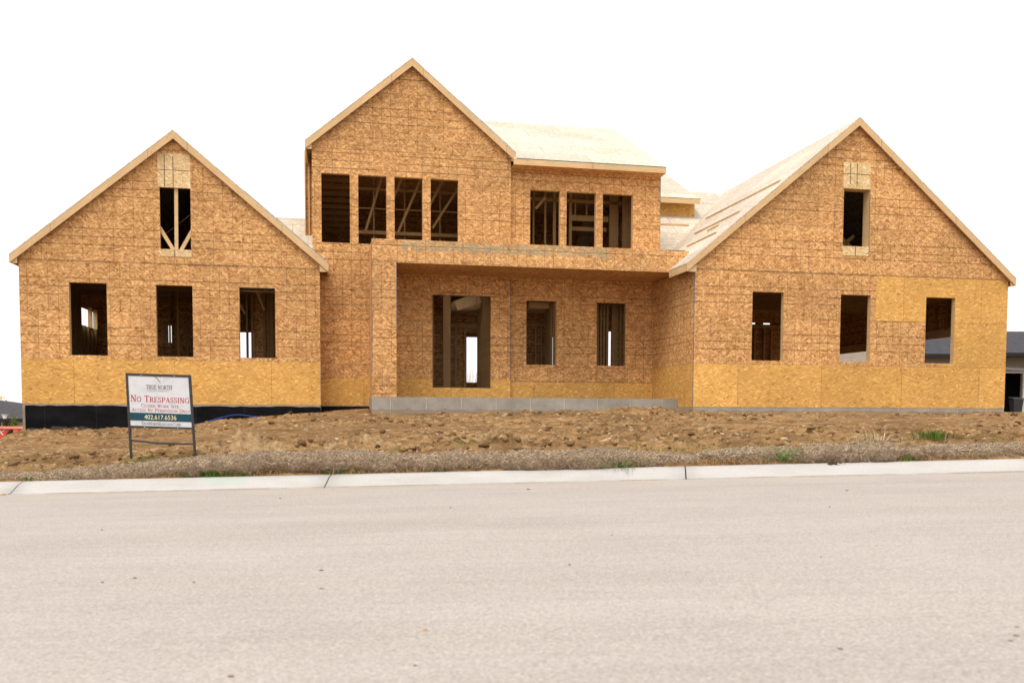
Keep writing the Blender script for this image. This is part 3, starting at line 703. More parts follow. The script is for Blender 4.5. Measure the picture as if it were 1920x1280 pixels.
# upper floor of the middle block: braces and wall girts
for p_, q_ in (((1.40, 6.7), (.92, 5.15)), ((1.98, 6.7), (1.55, 5.7)), ((2.55, 6.75), (1.86, 5.15)), ((3.2, 6.75), (2.75, 5.9)), ((3.62, 6.5), (2.86, 5.3))):
    member((p_[0], 1.0, p_[1]), (q_[0], 1.3, q_[1]), .07, .038, 'brace', 'lumber_shaded')
part(MB().box(.7, 4.8, 1.5, 1.54, 6.36, 6.43).box(.7, 4.8, 1.5, 1.54, 5.82, 5.855).box(.7, 4.8, 1.5, 1.54, 5.1, 5.2), 'wall_girt', 'lumber_shaded')
for x in (1.15, 2.05, 3.1): stud(x, x+.04, 1.6, 1.69, 3.85, 6.9)
for i in range(12): part(MB().box(-.5, .66, .6+i*.45, .64+i*.45, 6.95-i*.1, 7.08-i*.1), 'ceiling_joist', 'lumber_shaded')
part(MB().box(.6, .64, .3, 2.0, 4.6, 4.7), 'brace', 'lumber')
part(MB().box(-.54, 4.94, .05, 7.998, 7.1, 7.12), 'ceiling', 'osb_red')
# right wing
for i in range(9): part(MB().box(9.4, 18.6, YR+.5+i*.6, YR+.54+i*.6, 3.3, 3.62), 'ceiling_joist', 'lumber_shaded')
part(MB().box(9.36, 18.7, YR+.06, 6.46, 3.66, 3.68), 'ceiling', 'osb_red')
for x in (15.55, 15.93, 16.23, 15.27): stud(x-.03, x+.03, 6.38, 6.49, .1, 3.1, 'lumber')
part(MB().box(9.4, 18.6, 6.36, 6.49, 3.1, 3.22), 'header_beam', 'lumber')
for i in range(8): stud(18.6, 18.7, YR+.3+i*.55, YR+.34+i*.55, 2.5, 3.6)
stud(13.575, 13.635, YR+.32, YR+.36, 3.75, 6.4, 'lumber')
member((13.4, YR+1.2, 5.6), (14.6, YR+1.2, 4.6), .09, .038, mat='lumber_shaded')
member((13.5, YR+1.2, 4.1), (14.6, YR+1.2, 5.0), .09, .038, mat='lumber_shaded')

# ------------------------------------------------------------------ straw rolls behind the kerb
def gz(x, y, bumps=True): return float(ground(np.array([x]), np.array([y]), bumps)[0])
k = NB('straw_roll', .95, .1); ob = k.geo(); isl = None
n1 = k.noise(k.mapv(ob, (1, 1, 1)), 7, 5, .7); n2 = k.noise(k.mapv(ob, (14, 20, 40), rot=(0, .6, 0)), 2.2, 4, .8)
c = k.ramp(n2, [(.3, (.055, .032, .016)), (.46, (.24, .16, .095)), (.64, (.52, .4, .27))])
c = k.mix(1.0, c, k.ramp(n1, [(.3, .6), (.7, 1.2)]), 'MULTIPLY')
# netting drawn tight over the straw
sx = k.sep(ob)
d1 = k.line(k.math('ADD', sx[0], k.math('MULTIPLY', sx[2], 1.0)), .035, 0, .009); d2 = k.line(k.math('SUBTRACT', sx[0], k.math('MULTIPLY', sx[2], 1.0)), .035, 0, .009)
c = k.mix(k.math('MULTIPLY', k.math('MAXIMUM', d1, d2), .45), c, (.1, .07, .055))
k.color(c); k.bump(n2, .8, .02); M['roll'] = k.m
def islandmat(name, cols, rough=.9):
    k = NB(name, rough, .15); g_ = k.n('ShaderNodeNewGeometry')
    k.color(k.ramp(g_.outputs['Random Per Island'], [(i/(len(cols)-1), c_) for i, c_ in enumerate(cols)])); return k.m
M['fiber'] = islandmat('straw_fiber', [(.12, .07, .035), (.46, .34, .22), (.72, .6, .45), (.3, .2, .12), (.58, .45, .3), (.16, .1, .05)])
M['dry_grass'] = islandmat('dry_grass', [(.3, .16, .06), (.5, .33, .14), (.42, .2, .08), (.58, .44, .24), (.22, .13, .06)])
M['green_grass'] = islandmat('green_grass', [(.07, .13, .02), (.13, .22, .03), (.1, .17, .03), (.2, .26, .06)])
M['weed'] = islandmat('weed_green', [(.09, .18, .035), (.17, .32, .07), (.13, .25, .05), (.26, .4, .14)])
M['pale_straw'] = islandmat('pale_straw', [(.6, .48, .28), (.72, .6, .4), (.5, .37, .2)])

def roll(pts, label, dark=False, nf=900):
    """pts: (x, y, top, radius) along the roll; the straw sits inside its net"""
    P_ = np.array(pts, float); P_[:, 1] -= .05; P_[:, 3] *= 1.06; L = P_[-1, 0]-P_[0, 0]; n = max(12, int(L/.035)); xs_ = np.linspace(P_[0, 0], P_[-1, 0], n)
    y_ = np.interp(xs_, P_[:, 0], P_[:, 1]); tp = np.interp(xs_, P_[:, 0], P_[:, 2]); rr = np.interp(xs_, P_[:, 0], P_[:, 3])
    # smooth
    for a in (y_, tp, rr):
        kk = np.ones(9)/9; a[:] = np.convolve(np.pad(a, 4, mode='edge'), kk, 'valid')
    e = np.minimum((xs_-xs_[0]), (xs_[-1]-xs_))/.1; taper = np.sqrt(np.clip(e, .3, 1))
    m_ = 22; th = np.linspace(0, 2*math.pi, m_, endpoint=False); V = []
    for i, x in enumerate(xs_):
        r_i = rr[i]*(.93+.07*taper[i])*(taper[i] if e[i] < 1 else 1)
        nz_ = fbm(np.full(m_, x*4), th*1.2+pts[0][0], 3)*.26+fbm(np.full(m_, x*19), th*4, 3, .7)*.22
        rad = r_i*(1+nz_)
        V.append(np.stack([np.full(m_, x-P_[0, 0]), y_[i]+np.cos(th)*rad*1.12-P_[0, 1], tp[i]-rr[i]+np.sin(th)*rad+CZ], -1))
    V = np.concatenate(V); I = np.arange(n*m_).reshape(n, m_); J = np.roll(I, -1, 1)
    F = np.stack([I[:-1], I[1:], J[1:], J[:-1]], -1).reshape(-1, 4)
    e_ = empty('straw_roll', (P_[0, 0], P_[0, 1], 0)); tag(e_, label, 'erosion roll', 'straw erosion rolls along the kerb')
    b = npmesh('net_sleeve', V, F, M['roll'], True); b.parent = e_
    rs2 = np.random.RandomState(int(abs(P_[0, 0])*10)+5); cnt = int(nf*L)
    FV = []; FF = []
    ii = rs2.randint(1, n-1, cnt); tt = rs2.uniform(-.9, math.pi+.5, cnt); an = rs2.uniform(-1.2, 1.2, cnt); ln = rs2.uniform(.025, .07, cnt); lift = rs2.uniform(.0, .018, cnt)**1.0
    for q in range(cnt):
        if tt[q] > 2.75 and rs2.rand() < .7: continue  # pale fibres thinned on the front belly to darken it like under-shadow
        i = ii[q]; t = tt[q]; r_i = rr[i]*taper[i]*(1.0+float(rs2.rand())*.04)
        nrm = np.array([0, math.cos(t), math.sin(t)]); tan = np.array([0, -math.sin(t), math.cos(t)])
        c0 = np.array([xs_[i]-P_[0, 0], y_[i]-P_[0, 1], tp[i]-rr[i]+CZ])+nrm*np.array([0, 1.12, 1])*(r_i+.002)
        d = np.array([math.cos(an[q]), 0, 0])+tan*math.sin(an[q]); p0 = c0-d*ln[q]/2; p1 = c0+d*ln[q]/2+nrm*lift[q]
        sd2 = np.cross(d, nrm); sd2 = sd2/np.linalg.norm(sd2)*.0019
        b0 = len(FV); FV += [p0-sd2, p0+sd2, p1+sd2, p1-sd2]; FF.append((b0, b0+1, b0+2, b0+3))
    f = npmesh('straw_fiber', FV, FF, M['fiber']); f.parent = e_; f['kind'] = 'stuff'
    return e_
roll([(-7.9, 12.62, -.92, .12), (-6.9, 12.6, -.89, .125), (-6.26, 12.58, -.84, .13), (-5.39, 12.58, -.755, .135), (-4.55, 12.63, -.68, .13)], 'low straw erosion roll in front of the sign, at the far left of the kerb')
roll([(-4.72, 12.57, -.69, .14), (-4.1, 12.57, -.625, .15), (-3.5, 12.57, -.58, .155), (-2.07, 12.57, -.565, .15), (-1.6, 12.56, -.605, .13), (-1.1, 12.57, -.575, .145), (-.25, 12.6, -.555, .14)], 'long straw roll with orange dead grass in front, right of the sign')
roll([(-.38, 12.52, -.555, .14), (.39, 12.47, -.545, .15), (1.0, 12.47, -.525, .15), (1.4, 12.55, -.545, .13), (1.85, 12.58, -.575, .115), (2.35, 12.58, -.6, .105)], 'smooth pale straw roll overhanging the kerb in front of the porch')
roll([(2.3, 12.66, -.56, .07), (2.8, 12.63, -.515, .115), (3.4, 12.6, -.49, .125), (3.75, 12.6, -.49, .125)], 'short dark bristly straw roll left of the green weed', nf=1300)
roll([(3.6, 12.55, -.475, .135), (4.2, 12.53, -.435, .145), (4.6, 12.52, -.415, .15), (4.86, 12.52, -.39, .155), (5.0, 12.52, -.43, .14)], 'fat dark straw roll right of the green weed with loose straw on its end')
roll([(4.9, 12.6, -.49, .11), (5.6, 12.6, -.45, .12), (6.6, 12.6, -.425, .125), (7.9, 12.6, -.39, .125)], 'straw roll at the right edge of the photo with orange grass in front')

# ------------------------------------------------------------------ grass
def blades(n, xr, yr_, h, lean=.5, w_=.004, seed=1, zfun=None, curve=.5, cen=None):
    r_ = np.random.RandomState(seed); V = []; F = []
    for i in range(n):
        if not cen and seed < 17:
            x = r_.uniform(*xr)
            if float(fbm(np.array([x*2.3+seed]), np.array([4.1]), 3)[0]) < r_.uniform(-.25, .25): continue
            y = r_.uniform(*yr_)
        elif cen: x = cen[0]+r_.normal()*xr; y = cen[1]+r_.normal()*yr_
        else: x = r_.uniform(*xr); y = r_.uniform(*yr_)
        z = (zfun(x, y) if zfun else gz(x, y))-.005; hh = r_.uniform(*h); a = r_.uniform(0, 2*math.pi); le = r_.uniform(.1, 1)*lean
        if cen: dx, dy = (x-cen[0])*2+math.cos(a)*.3*xr, (y-cen[1])*2+math.sin(a)*.3*yr_; q = math.hypot(dx, dy)+1e-6; ca, sa = dx/q, dy/q
        else: ca, sa = math.cos(a), math.sin(a)
        wd = w_*r_.uniform(.6, 1.3); px_, py_ = -sa*wd, ca*wd
        if abs(px_) < wd*.5: px_ = wd*.8
        m1 = (x+ca*le*hh*.35, y+sa*le*hh*.35, z+hh*.6); t1 = (x+ca*le*hh*(1), y+sa*le*hh, z+hh*(1-curve*le*le))
        b0 = len(V)
        V += [(x-px_, y-py_, z), (x+px_, y+py_, z), (m1[0]-px_*.7, m1[1]-py_*.7, m1[2]), (m1[0]+px_*.7, m1[1]+py_*.7, m1[2]), t1]
        F += [(b0, b0+1, b0+3), (b0, b0+3, b0+2), (b0+2, b0+3, b0+4)]
    V = np.array(V); V[:, 2] += CZ
    return V, np.array(F)
def kz(x, y=12.42): return -.955+float(street_z(x))+.15
def cat(l):
    V = []; F = []; n = 0
    for v, f in l: V.append(v); F.append(f+n); n += len(v)
    return np.concatenate(V), np.concatenate(F)
V, F = cat([blades(2200, (-7.8, -4.5), (12.38, 12.5), (.02, .09), .9, .003, 11, kz), blades(4200, (-4.8, -.4), (12.37, 12.46), (.04, .15), 1.7, .0028, 12, kz),
            blades(500, (-.4, 1.2), (12.38, 12.46), (.02, .05), .8, .003, 13, kz), blades(2600, (1.9, 3.7), (12.38, 12.5), (.04, .15), 1.7, .0028, 14, kz), blades(2200, (5.0, 8), (12.38, 12.47), (.03, .14), 1.7, .0028, 15, kz),
            blades(900, (3.6, 5.0), (12.38, 12.43), (.02, .05), .9, .003, 16, kz), blades(1500, (-7.5, 8), (12.75, 13.3), (.02, .06), .9, .003, 17)])
tag(npmesh('dry_grass', V, F, M['dry_grass']), kind='stuff')
V, F = cat([blades(700, (1.3, 2.9), (12.8, 13.2), (.02, .05), .8, .003, 21), blades(450, (3.4, 8), (12.8, 13.6), (.015, .045), .8, .003, 22), blades(220, (-5.6, -4.9), (12.8, 13.1), (.02, .04), .9, .003, 23)])
tag(npmesh('ground_cover', V, F, M['green_grass']), kind='stuff')
def tuft(x, y, sx_, sy_, n, h, label, mat='green_grass', lean=.8, w_=.0045, seed=5, z=None, cat_='grass tuft', name='grass_tuft'):
    V, F = blades(n, sx_, sy_, h, lean, w_, seed, (lambda a, b: z) if z is not None else kz, cen=(x, y))
    o_ = Vector((x, y, (z if z is not None else kz(x))+CZ)); V = V-np.array(o_)
    o = npmesh(name, V, F, M[mat]); o.location = o_; return tag(o, label, cat_)
tuft(-4.2, 12.38, .2, .025, 300, (.06, .16), 'green grass tuft on the kerb edge to the right of the sign', seed=31)
tuft(-3.88, 12.38, .12, .025, 110, (.04, .13), 'thin green grass tuft just right of the green paint mark', seed=32)
tuft(-6.7, 12.40, .05, .03, 60, (.04, .08), 'small green tuft at the far left end of the kerb', seed=33)
tuft(1.2, 12.38, .17, .03, 95, (.07, .2), 'upright green tuft at the root of the long drooping blades', lean=1.9, w_=.0035, seed=34)
tuft(-2.55, 12.38, .1, .025, 120, (.03, .1), 'green tuft above the kerb joint in front of the left wing', seed=35)
tuft(-1.25, 12.4, .12, .03, 60, (.03, .07), 'low green tuft in front of the long straw roll', seed=36)
tuft(5.15, 12.38, .08, .025, 120, (.04, .12), 'green tuft beside the dark end of the fat straw roll', seed=38)
tuft(5.86, 13.2, .16, .08, 260, (.08, .17), 'bright green grass clump behind the right straw roll', z=gz(5.86, 13.2), seed=37)
tuft(4.78, 12.55, .16, .05, 110, (.1, .26), 'pale loose straw sticking up from the end of the fat roll', 'pale_straw', 1.3, .005, 39, z=-.46, cat_='straw', name='straw_tuft')
r_ = np.random.RandomState(47); V = []; F = []
for i in range(46):
    bx = r_.normal()*.13; a = r_.normal()*.9; ln_ = r_.uniform(.14, .36); hh = r_.uniform(.03, .14); wd = .0042; n = 6; b0 = len(V)
    for j in range(n):
        t = j/(n-1); x_ = bx+math.sin(a)*ln_*t*1.3; y_ = -math.cos(a)*ln_*t*.9; z_ = hh*math.sin(t*2.2)*1.1-.12*t*t*max(0, math.cos(a)); ww = wd*(1-.8*t)
        V += [(x_-ww, y_, z_+.012), (x_+ww, y_, z_+.012)]
        if j: q = b0+2*j; F.append((q-2, q-1, q+1, q))
hg = npmesh('long_grass', V, F, M['green_grass']); hg.location = (1.22, 12.36, kz(1.2)+CZ); tag(hg, 'long drooping green blades hanging down over the kerb face in front of the porch', 'grass')
# feathery weed
r_ = np.random.RandomState(44); V = []; F = []
for st_ in range(52):
    a = r_.uniform(0, 2*math.pi); le = r_.uniform(.05, .38); H_ = r_.uniform(.1, .34); bx, by = r_.normal()*.05, r_.normal()*.02
    for j in range(40):
        t = r_.uniform(.1, 1); p = np.array([bx+math.cos(a)*le*t, by+math.sin(a)*le*t*.5-.05*t, H_*t*(1.25-.45*t)]); d = r_.normal(size=3); d /= np.linalg.norm(d); d[2] = abs(d[2])*.6
        q = r_.normal(size=3); q /= np.linalg.norm(q); l_ = r_.uniform(.012, .032); b0 = len(V); V += [p-q*.0028, p+q*.0028, p+d*l_]; F.append((b0, b0+1, b0+2))
weed = npmesh('weed', V, F, M['weed']); weed.location = (3.46, 12.40, kz(3.48)+CZ); tag(weed, 'feathery green weed growing through the straw rolls at the kerb', 'weed')

# ------------------------------------------------------------------ clods, straw bits and wood scraps on the soil
def ico():
    t = (1+5**.5)/2; v = [(-1, t, 0), (1, t, 0), (-1, -t, 0), (1, -t, 0), (0, -1, t), (0, 1, t), (0, -1, -t), (0, 1, -t), (t, 0, -1), (t, 0, 1), (-t, 0, -1), (-t, 0, 1)]
    f = [(0, 11, 5), (0, 5, 1), (0, 1, 7), (0, 7, 10), (0, 10, 11), (1, 5, 9), (5, 11, 4), (11, 10, 2), (10, 7, 6), (7, 1, 8), (3, 9, 4), (3, 4, 2), (3, 2, 6), (3, 6, 8), (3, 8, 9), (4, 9, 5), (2, 4, 11), (6, 2, 10), (8, 6, 7), (9, 8, 1)]
    v = [np.array(a)/np.linalg.norm(a) for a in v]; c_ = {}; f2 = []
    def mid(a, b):
        k_ = (min(a, b), max(a, b))
        if k_ not in c_: q = v[a]+v[b]; v.append(q/np.linalg.norm(q)); c_[k_] = len(v)-1
        return c_[k_]
    for a, b, c2 in f: x, y, z = mid(a, b), mid(b, c2), mid(c2, a); f2 += [(a, x, z), (b, y, x), (c2, z, y), (x, y, z)]
    return np.array(v), np.array(f2)
IV, IF = ico()
r_ = np.random.RandomState(9)
temps = [IV*(1+r_.uniform(-.35, .3, (len(IV), 1)))*r_.uniform(.7, 1.3, (1, 3)) for _ in range(14)]
def clods(n, xr, yr_, s0, s1, seed, mask=True):
    r_ = np.random.RandomState(seed); x = r_.uniform(*xr, n); y = yr_[0]+(yr_[1]-yr_[0])*r_.rand(n)**1.3
    if mask:
        keep = (fbm(x*.35+3, y*.5+8, 2)*2.2+.75+fbm(x*1.3, y*1.8, 2)) > r_.uniform(.2, 1.2, n); x, y = x[keep], y[keep]
    xh = x*math.cos(YAW)+y*math.sin(YAW); yh = -x*math.sin(YAW)+y*math.cos(YAW)
    yf = DH+np.interp(xh, [-9, -7.7, -.4, -.36, .95, .97, 9.3, 9.32, 19, 25], [-.7, -.7, -.7, 0, 0, -1.9, -1.9, -3.1, -3.1, -3.1])
    keep = (yh < yf-.12) & ~((x > 1.5) & (y < 14.6) & (r_.rand(len(x)) < .75)); x, y = x[keep], y[keep]; z = ground(x, y)+CZ; V = []; F = []
    s = s0+(s1-s0)*r_.rand(len(x))**3
    for i in range(len(x)):
        a = r_.uniform(0, 6.28); ca, sa = math.cos(a), math.sin(a); t = temps[r_.randint(14)]
        v = t*s[i]; V.append(np.stack([v[:, 0]*ca-v[:, 1]*sa+x[i], v[:, 0]*sa+v[:, 1]*ca+y[i], v[:, 2]*.62+z[i]+s[i]*.15], -1)); F.append(IF+i*len(IV))
    return np.concatenate(V), np.concatenate(F)
V, F = cat([clods(9000, (-13, 15), (12.95, 24.5), .012, .075, 51), clods(900, (-8, 8), (12.9, 15), .02, .06, 52), clods(500, (8, 20), (20, 27), .02, .07, 53)])
M['clod'] = islandmat('soil_clod', [(.07, .035, .014), (.3, .175, .075), (.17, .09, .037), (.46, .3, .15), (.1, .05, .02), (.36, .22, .1)])
tag(npmesh('soil_clods', V, F, M['clod']), kind='stuff')
# heaps of larger lumps close behind the rolls
def clod_heap(cx, cy, rx, ry, n, s, label, seed, mat='soil_pale', name='dirt_heap', hh=.5, cat_='dirt heap'):
    r_ = np.random.RandomState(seed); gx_ = np.linspace(-2.4*rx, 2.4*rx, 110); gy_ = np.linspace(-2.4*ry, 2.4*ry, 60); A, B = np.meshgrid(gx_, gy_)
    env = np.exp(-(A/rx)**2*.9-(B/ry)**2*.9)*(1+.9*fbm(A*7+seed, B*9, 3)); h = env*ry*hh*.7; lump = np.zeros_like(A)
    for i in range(n):
        px_, py_ = r_.normal()*rx*.75, r_.normal()*ry*.75; q = r_.uniform(*s); e_ = math.exp(-(px_/rx)**2*.6-(py_/ry)**2*.6)
        d2 = (A-px_)**2+((B-py_)*1.1)**2; lump = np.maximum(lump, np.sqrt(np.clip(q*q-d2, 0, None))*(.45+.55*e_)+(d2 < q*q)*r_.uniform(0, .02))
    h = h*.8+lump*.6+env*fbm(A*22, B*22, 4, .6)*.05-.02-(1-np.clip(env*6, 0, 1))*.05
    z0 = gz(cx, cy, name == 'dirt_heap'); Zg = ground(A+cx, B+cy, name == 'dirt_heap')-z0 if name == 'dirt_heap' else A*.0275
    V = np.stack([A, B, Zg+h], -1).reshape(-1, 3); I = np.arange(A.size).reshape(A.shape)
    F = np.stack([I[:-1, :-1], I[:-1, 1:], I[1:, 1:], I[1:, :-1]], -1).reshape(-1, 4)
    o = npmesh(name, V, F, M[mat], True); o.location = (cx, cy, (z0 if name == 'dirt_heap' else kz(cx))+CZ); tag(o, label, cat_)
k = NB('dry_soil', .95, .1); g = k.geo(); n_ = k.noise(g, 8, 5, .7)
k.color(k.ramp(n_, [(.3, (.15, .085, .036)), (.48, (.32, .205, .1)), (.7, (.47, .33, .185))])); k.bump(n_, .9, .04); M['soil_pale'] = k.m
M['wet_mud'] = plain('wet_mud', (.04, .024, .012))
clod_heap(-.72, 13.75, .3, .17, 60, (.025, .085), 'pale lumpy dirt heap left of the porch middle, behind the roll', 61)
clod_heap(-.08, 13.7, .24, .13, 40, (.02, .07), 'small pale dirt heap just right of the largest lumpy one', 64)
clod_heap(-2.35, 13.65, .5, .16, 70, (.02, .08), 'wide pale dirt heap behind the roll, in front of the left end of the porch', 62)
clod_heap(-4.05, 13.6, .55, .25, 110, (.012, .045), 'sandy dirt heap just right of the sign', 63, hh=.8)
clod_heap(4.1, 12.27, .09, .03, 16, (.012, .03), 'dark mud lump fallen onto the kerb below the fat straw roll', 65, 'wet_mud', 'mud_lump', .4, 'mud lump')
# straw litter
r_ = np.random.RandomState(71); n = 1500; x = r_.uniform(-12, 14, n); y = 12.9+9*r_.rand(n)**1.6; z = ground(x, y)+CZ+.012; a = r_.uniform(0, 3.14, n); l_ = r_.uniform(.02, .09, n); V = []; F = []
for i in range(n):
    d = np.array([math.cos(a[i]), math.sin(a[i])*.8, r_.uniform(-.12, .2)])*l_[i]/2; q = np.array([-math.sin(a[i])*.004, math.cos(a[i])*.004, .003]); p = np.array([x[i], y[i], z[i]]); b0 = len(V); V += [p-d-q, p+d-q, p+d+q, p-d+q]; F.append((b0, b0+1, b0+2, b0+3))
tag(npmesh('straw_litter', V, F, M['pale_straw']), kind='stuff')
def scrap(x0, x1, y, dy, wd, label, lift=.03):
    za, zb = gz(x0, y)+CZ+lift, gz(x1, y+dy)+CZ+lift; c_ = Vector(((x0+x1)/2, y+dy/2, (za+zb)/2))
    o = MB().beam(Vector((x0, y, za))-c_, Vector((x1, y+dy, zb))-c_, wd, .02).build('wood_scrap', M['lumber_pale']); o.location = c_; tag(o, label, 'wood scrap')
scrap(3.40, 3.76, 16.0, -.25, .045, 'long pale wood scrap on the soil right of the porch')
scrap(3.05, 3.18, 15.0, -.1, .035, 'short wood scrap just below left of the long one')
scrap(3.72, 3.86, 15.2, .0, .03, 'thin wood scrap to the right of the short one')
scrap(3.95, 4.12, 15.0, -.03, .03, 'thin wood scrap nearest the fat straw roll')
scrap(1.05, 1.3, 14.2, .15, .03, 'pale wood splinter on the soil below the porch window')
scrap(-4.25, -4.08, 12.85, .03, .025, 'white splinter behind the roll near the right leg of the sign', .06)
scrap(-6.55, -6.42, 14.6, -.06, .05, 'pale flat scrap on the soil left of the sign')
scrap(-5.15, -4.95, 16.0, .0, .05, 'pale flat scrap on the soil seen under the sign')
# blue hose along the left foundation
cu = bpy.data.curves.new('hose', 'CURVE'); cu.dimensions = '3D'; cu.bevel_depth = .012; cu.bevel_resolution = 3
sp = cu.splines.new('NURBS'); hp = [(-8.75, 23.45, .02), (-8.3, 23.5, .03), (-7.95, 23.6, .05), (-7.75, 23.7, .07), (-7.5, 23.85, .11), (-7.25, 23.9, .1), (-7.05, 23.85, .04), (-6.8, 23.8, .0)]
sp.points.add(len(hp)-1); sp.order_u = 4; sp.use_endpoint_u = True
for p_, (x, y, dz) in zip(sp.points, hp): p_.co = (x, y, gz(x, y)+CZ+dz, 1)
tmp = bpy.data.objects.new('tmp', cu); col.objects.link(tmp); dg = bpy.context.evaluated_depsgraph_get()
me = bpy.data.meshes.new_from_object(tmp.evaluated_get(dg)); bpy.data.objects.remove(tmp)
me.materials.clear(); me.materials.append(plain('blue_plastic', (.01, .05, .32), .45)); ho = bpy.data.objects.new('water_hose', me); col.objects.link(ho)
tag(ho, 'bright blue water hose looping over the soil by the black foundation', 'hose')

# ------------------------------------------------------------------ pebbles on the road
pm = {'dark': plain('dark_pebble', (.12, .09, .07)), 'rust': plain('rust_pebble', (.5, .25, .1)), 'brown': plain('brown_leaf', (.22, .13, .07))}
def pebble(x, y, s, mt, label, group=None, flat=.5):
    z = float(road_z(np.array([x]), np.array([y]))[0])+CZ; t = temps[rnd.randrange(14)]*s*np.array([1.3, 1, flat])
    o = npmesh('pebble', t, IF, pm[mt], True); o.location = (x, y, z+s*flat*.4); tag(o, label, 'pebble', group)
gl_ = 'tiny dark pebble lying loose on the pale road'; gg = 'loose pebbles scattered on the road'
for x, y, s in ((-2.71, 10.2, .013), (-2.17, 5.11, .010), (-2.3, 5.0, .009), (-1.16, 5.23, .011), (-1.78, 4.94, .008), (.03, 10.72, .016), (.25, 5.22, .009), (-.39, 3.25, .007), (1.15, 3.34, .008), (.6, 6.4, .008), (2.6, 7.9, .012), (-3.4, 7.4, .01), (1.7, 5.3, .007), (-.7, 8.6, .01), (3.3, 9.5, .013)):
    pebble(x, y, s*.8, 'dark', gl_, gg)
pebble(-.41, 3.76, .009, 'rust', 'small orange pebble near the middle of the lower road')
pebble(-1.02, 3.17, .008, 'brown', 'small brown pebble at the bottom edge of the road, left of the orange one')
pebble(-1.04, 4.69, .012, 'dark', 'flat dark chip on the road left of centre', flat=.2)
pebble(1.86, 3.47, .011, 'brown', 'largest of the three dark crumbs at the right edge of the road', flat=.3)
pebble(1.80, 3.40, .009, 'dark', 'darkest of the three crumbs at the right edge of the road, the lowest one', flat=.3)
pebble(1.93, 3.60, .008, 'brown', 'small crumb at the right edge of the road, the highest of three', flat=.3)
pebble(-6.76, 11.96, .03, 'rust', 'rusty orange stone in the gutter at the far left kerb joint')

# ------------------------------------------------------------------ sign
sgx, sgy = -5.085, 12.9
sign = empty('warning_sign', (sgx, sgy, CZ-.69), 0); sign.rotation_euler = (R(3), R(1.6), 0)
tag(sign, 'white no trespassing sign in a dark metal frame standing on the soil', 'sign')
M['sign_metal'] = plain('sign_metal', (.045, .042, .042), .6, .25, 20)
k = NB('sign_panel', .5, .4); ob = k.obj(); n_ = k.noise(k.mapv(ob, (1, 1, 1.6)), 5, 5, .7)
ez = k.sep(ob)
c = k.mix(k.ramp(n_, [(.45, 0.0), (.75, .45)]), (.62, .62, .64), (.4, .36, .31))
k.color(c); M['sign_panel'] = k.m
def spart(mb, n, mt, par=sign): return mb.build(n, M[mt] if isinstance(mt, str) else mt, par)
LT, RT = (-.472, 1.155), (.425, 1.155)   # frame top corners (x, z)
def lx(z): return -.472+.045*(1.155-z)*.9
def rx_(z): return .425+.062*(1.155-z)
mb = MB(); mb.quadprism([(lx(1.155), -.012, 1.155), (rx_(1.155), -.012, 1.155), (rx_(1.12), -.012, 1.12), (lx(1.12), -.012, 1.12)][::-1], (0, .024, 0))
spart(mb, 'top_rail', 'sign_metal')
for f_, s_, zb in ((lx, 1, .0), (rx_, -1, .03)):
    a = [(f_(1.12), -.014, 1.12), (f_(1.12)+s_*.032, -.014, 1.12), (f_(zb)+s_*.028, -.014, zb-.03), (f_(zb), -.014, zb-.03)]
    if s_ > 0: a = a[::-1]
    spart(MB().quadprism(a, (0, .028, 0)), 'leg', 'sign_metal')
spart(MB().box(lx(.42)+.03, rx_(.42)-.03, -.012, .012, .405, .432), 'bottom_rail', 'sign_metal')
spart(MB().beam((lx(.22)+.028, 0, .225), (.0, 0, .195), .02, .024).beam((.0, 0, .195), (rx_(.2)-.028, 0, .2), .02, .024), 'cross_bar', 'sign_metal')
pan = spart(MB().quadprism([(lx(1.12)+.032, -.006, 1.12), (rx_(1.12)-.032, -.006, 1.12), (rx_(.432)-.03, -.006, .432), (lx(.432)+.03, -.006, .432)][::-1], (0, .01, 0)), 'sign_panel', 'sign_panel')
band = spart(MB().quadprism([(lx(.61)+.032, -.009, .615), (rx_(.61)-.032, -.009, .615), (rx_(.5)-.032, -.009, .505), (lx(.5)+.032, -.009, .505)][::-1], (0, .002, 0)), 'phone_band', plain('teal_band', (.012, .06, .085)), pan)
spart(MB().box(-.26, -.25, -.0165, -.0145, 1.132, 1.142).box(.2, .21, -.0165, -.0145, 1.132, 1.142).box(-.22, -.21, -.0145, -.0125, .413, .423).box(.24, .25, -.0145, -.0125, .413, .423), 'screw', plain('screw_metal', (.6, .6, .58)), pan)
inkg = plain('grey_ink', (.11, .1, .1)); inkr = plain('red_ink', (.42, .02, .035)); inkf = plain('faded_ink', (.4, .38, .37)); inky = plain('cream_ink', (.75, .68, .42)); inkp = plain('faded_red_ink', (.45, .12, .14))
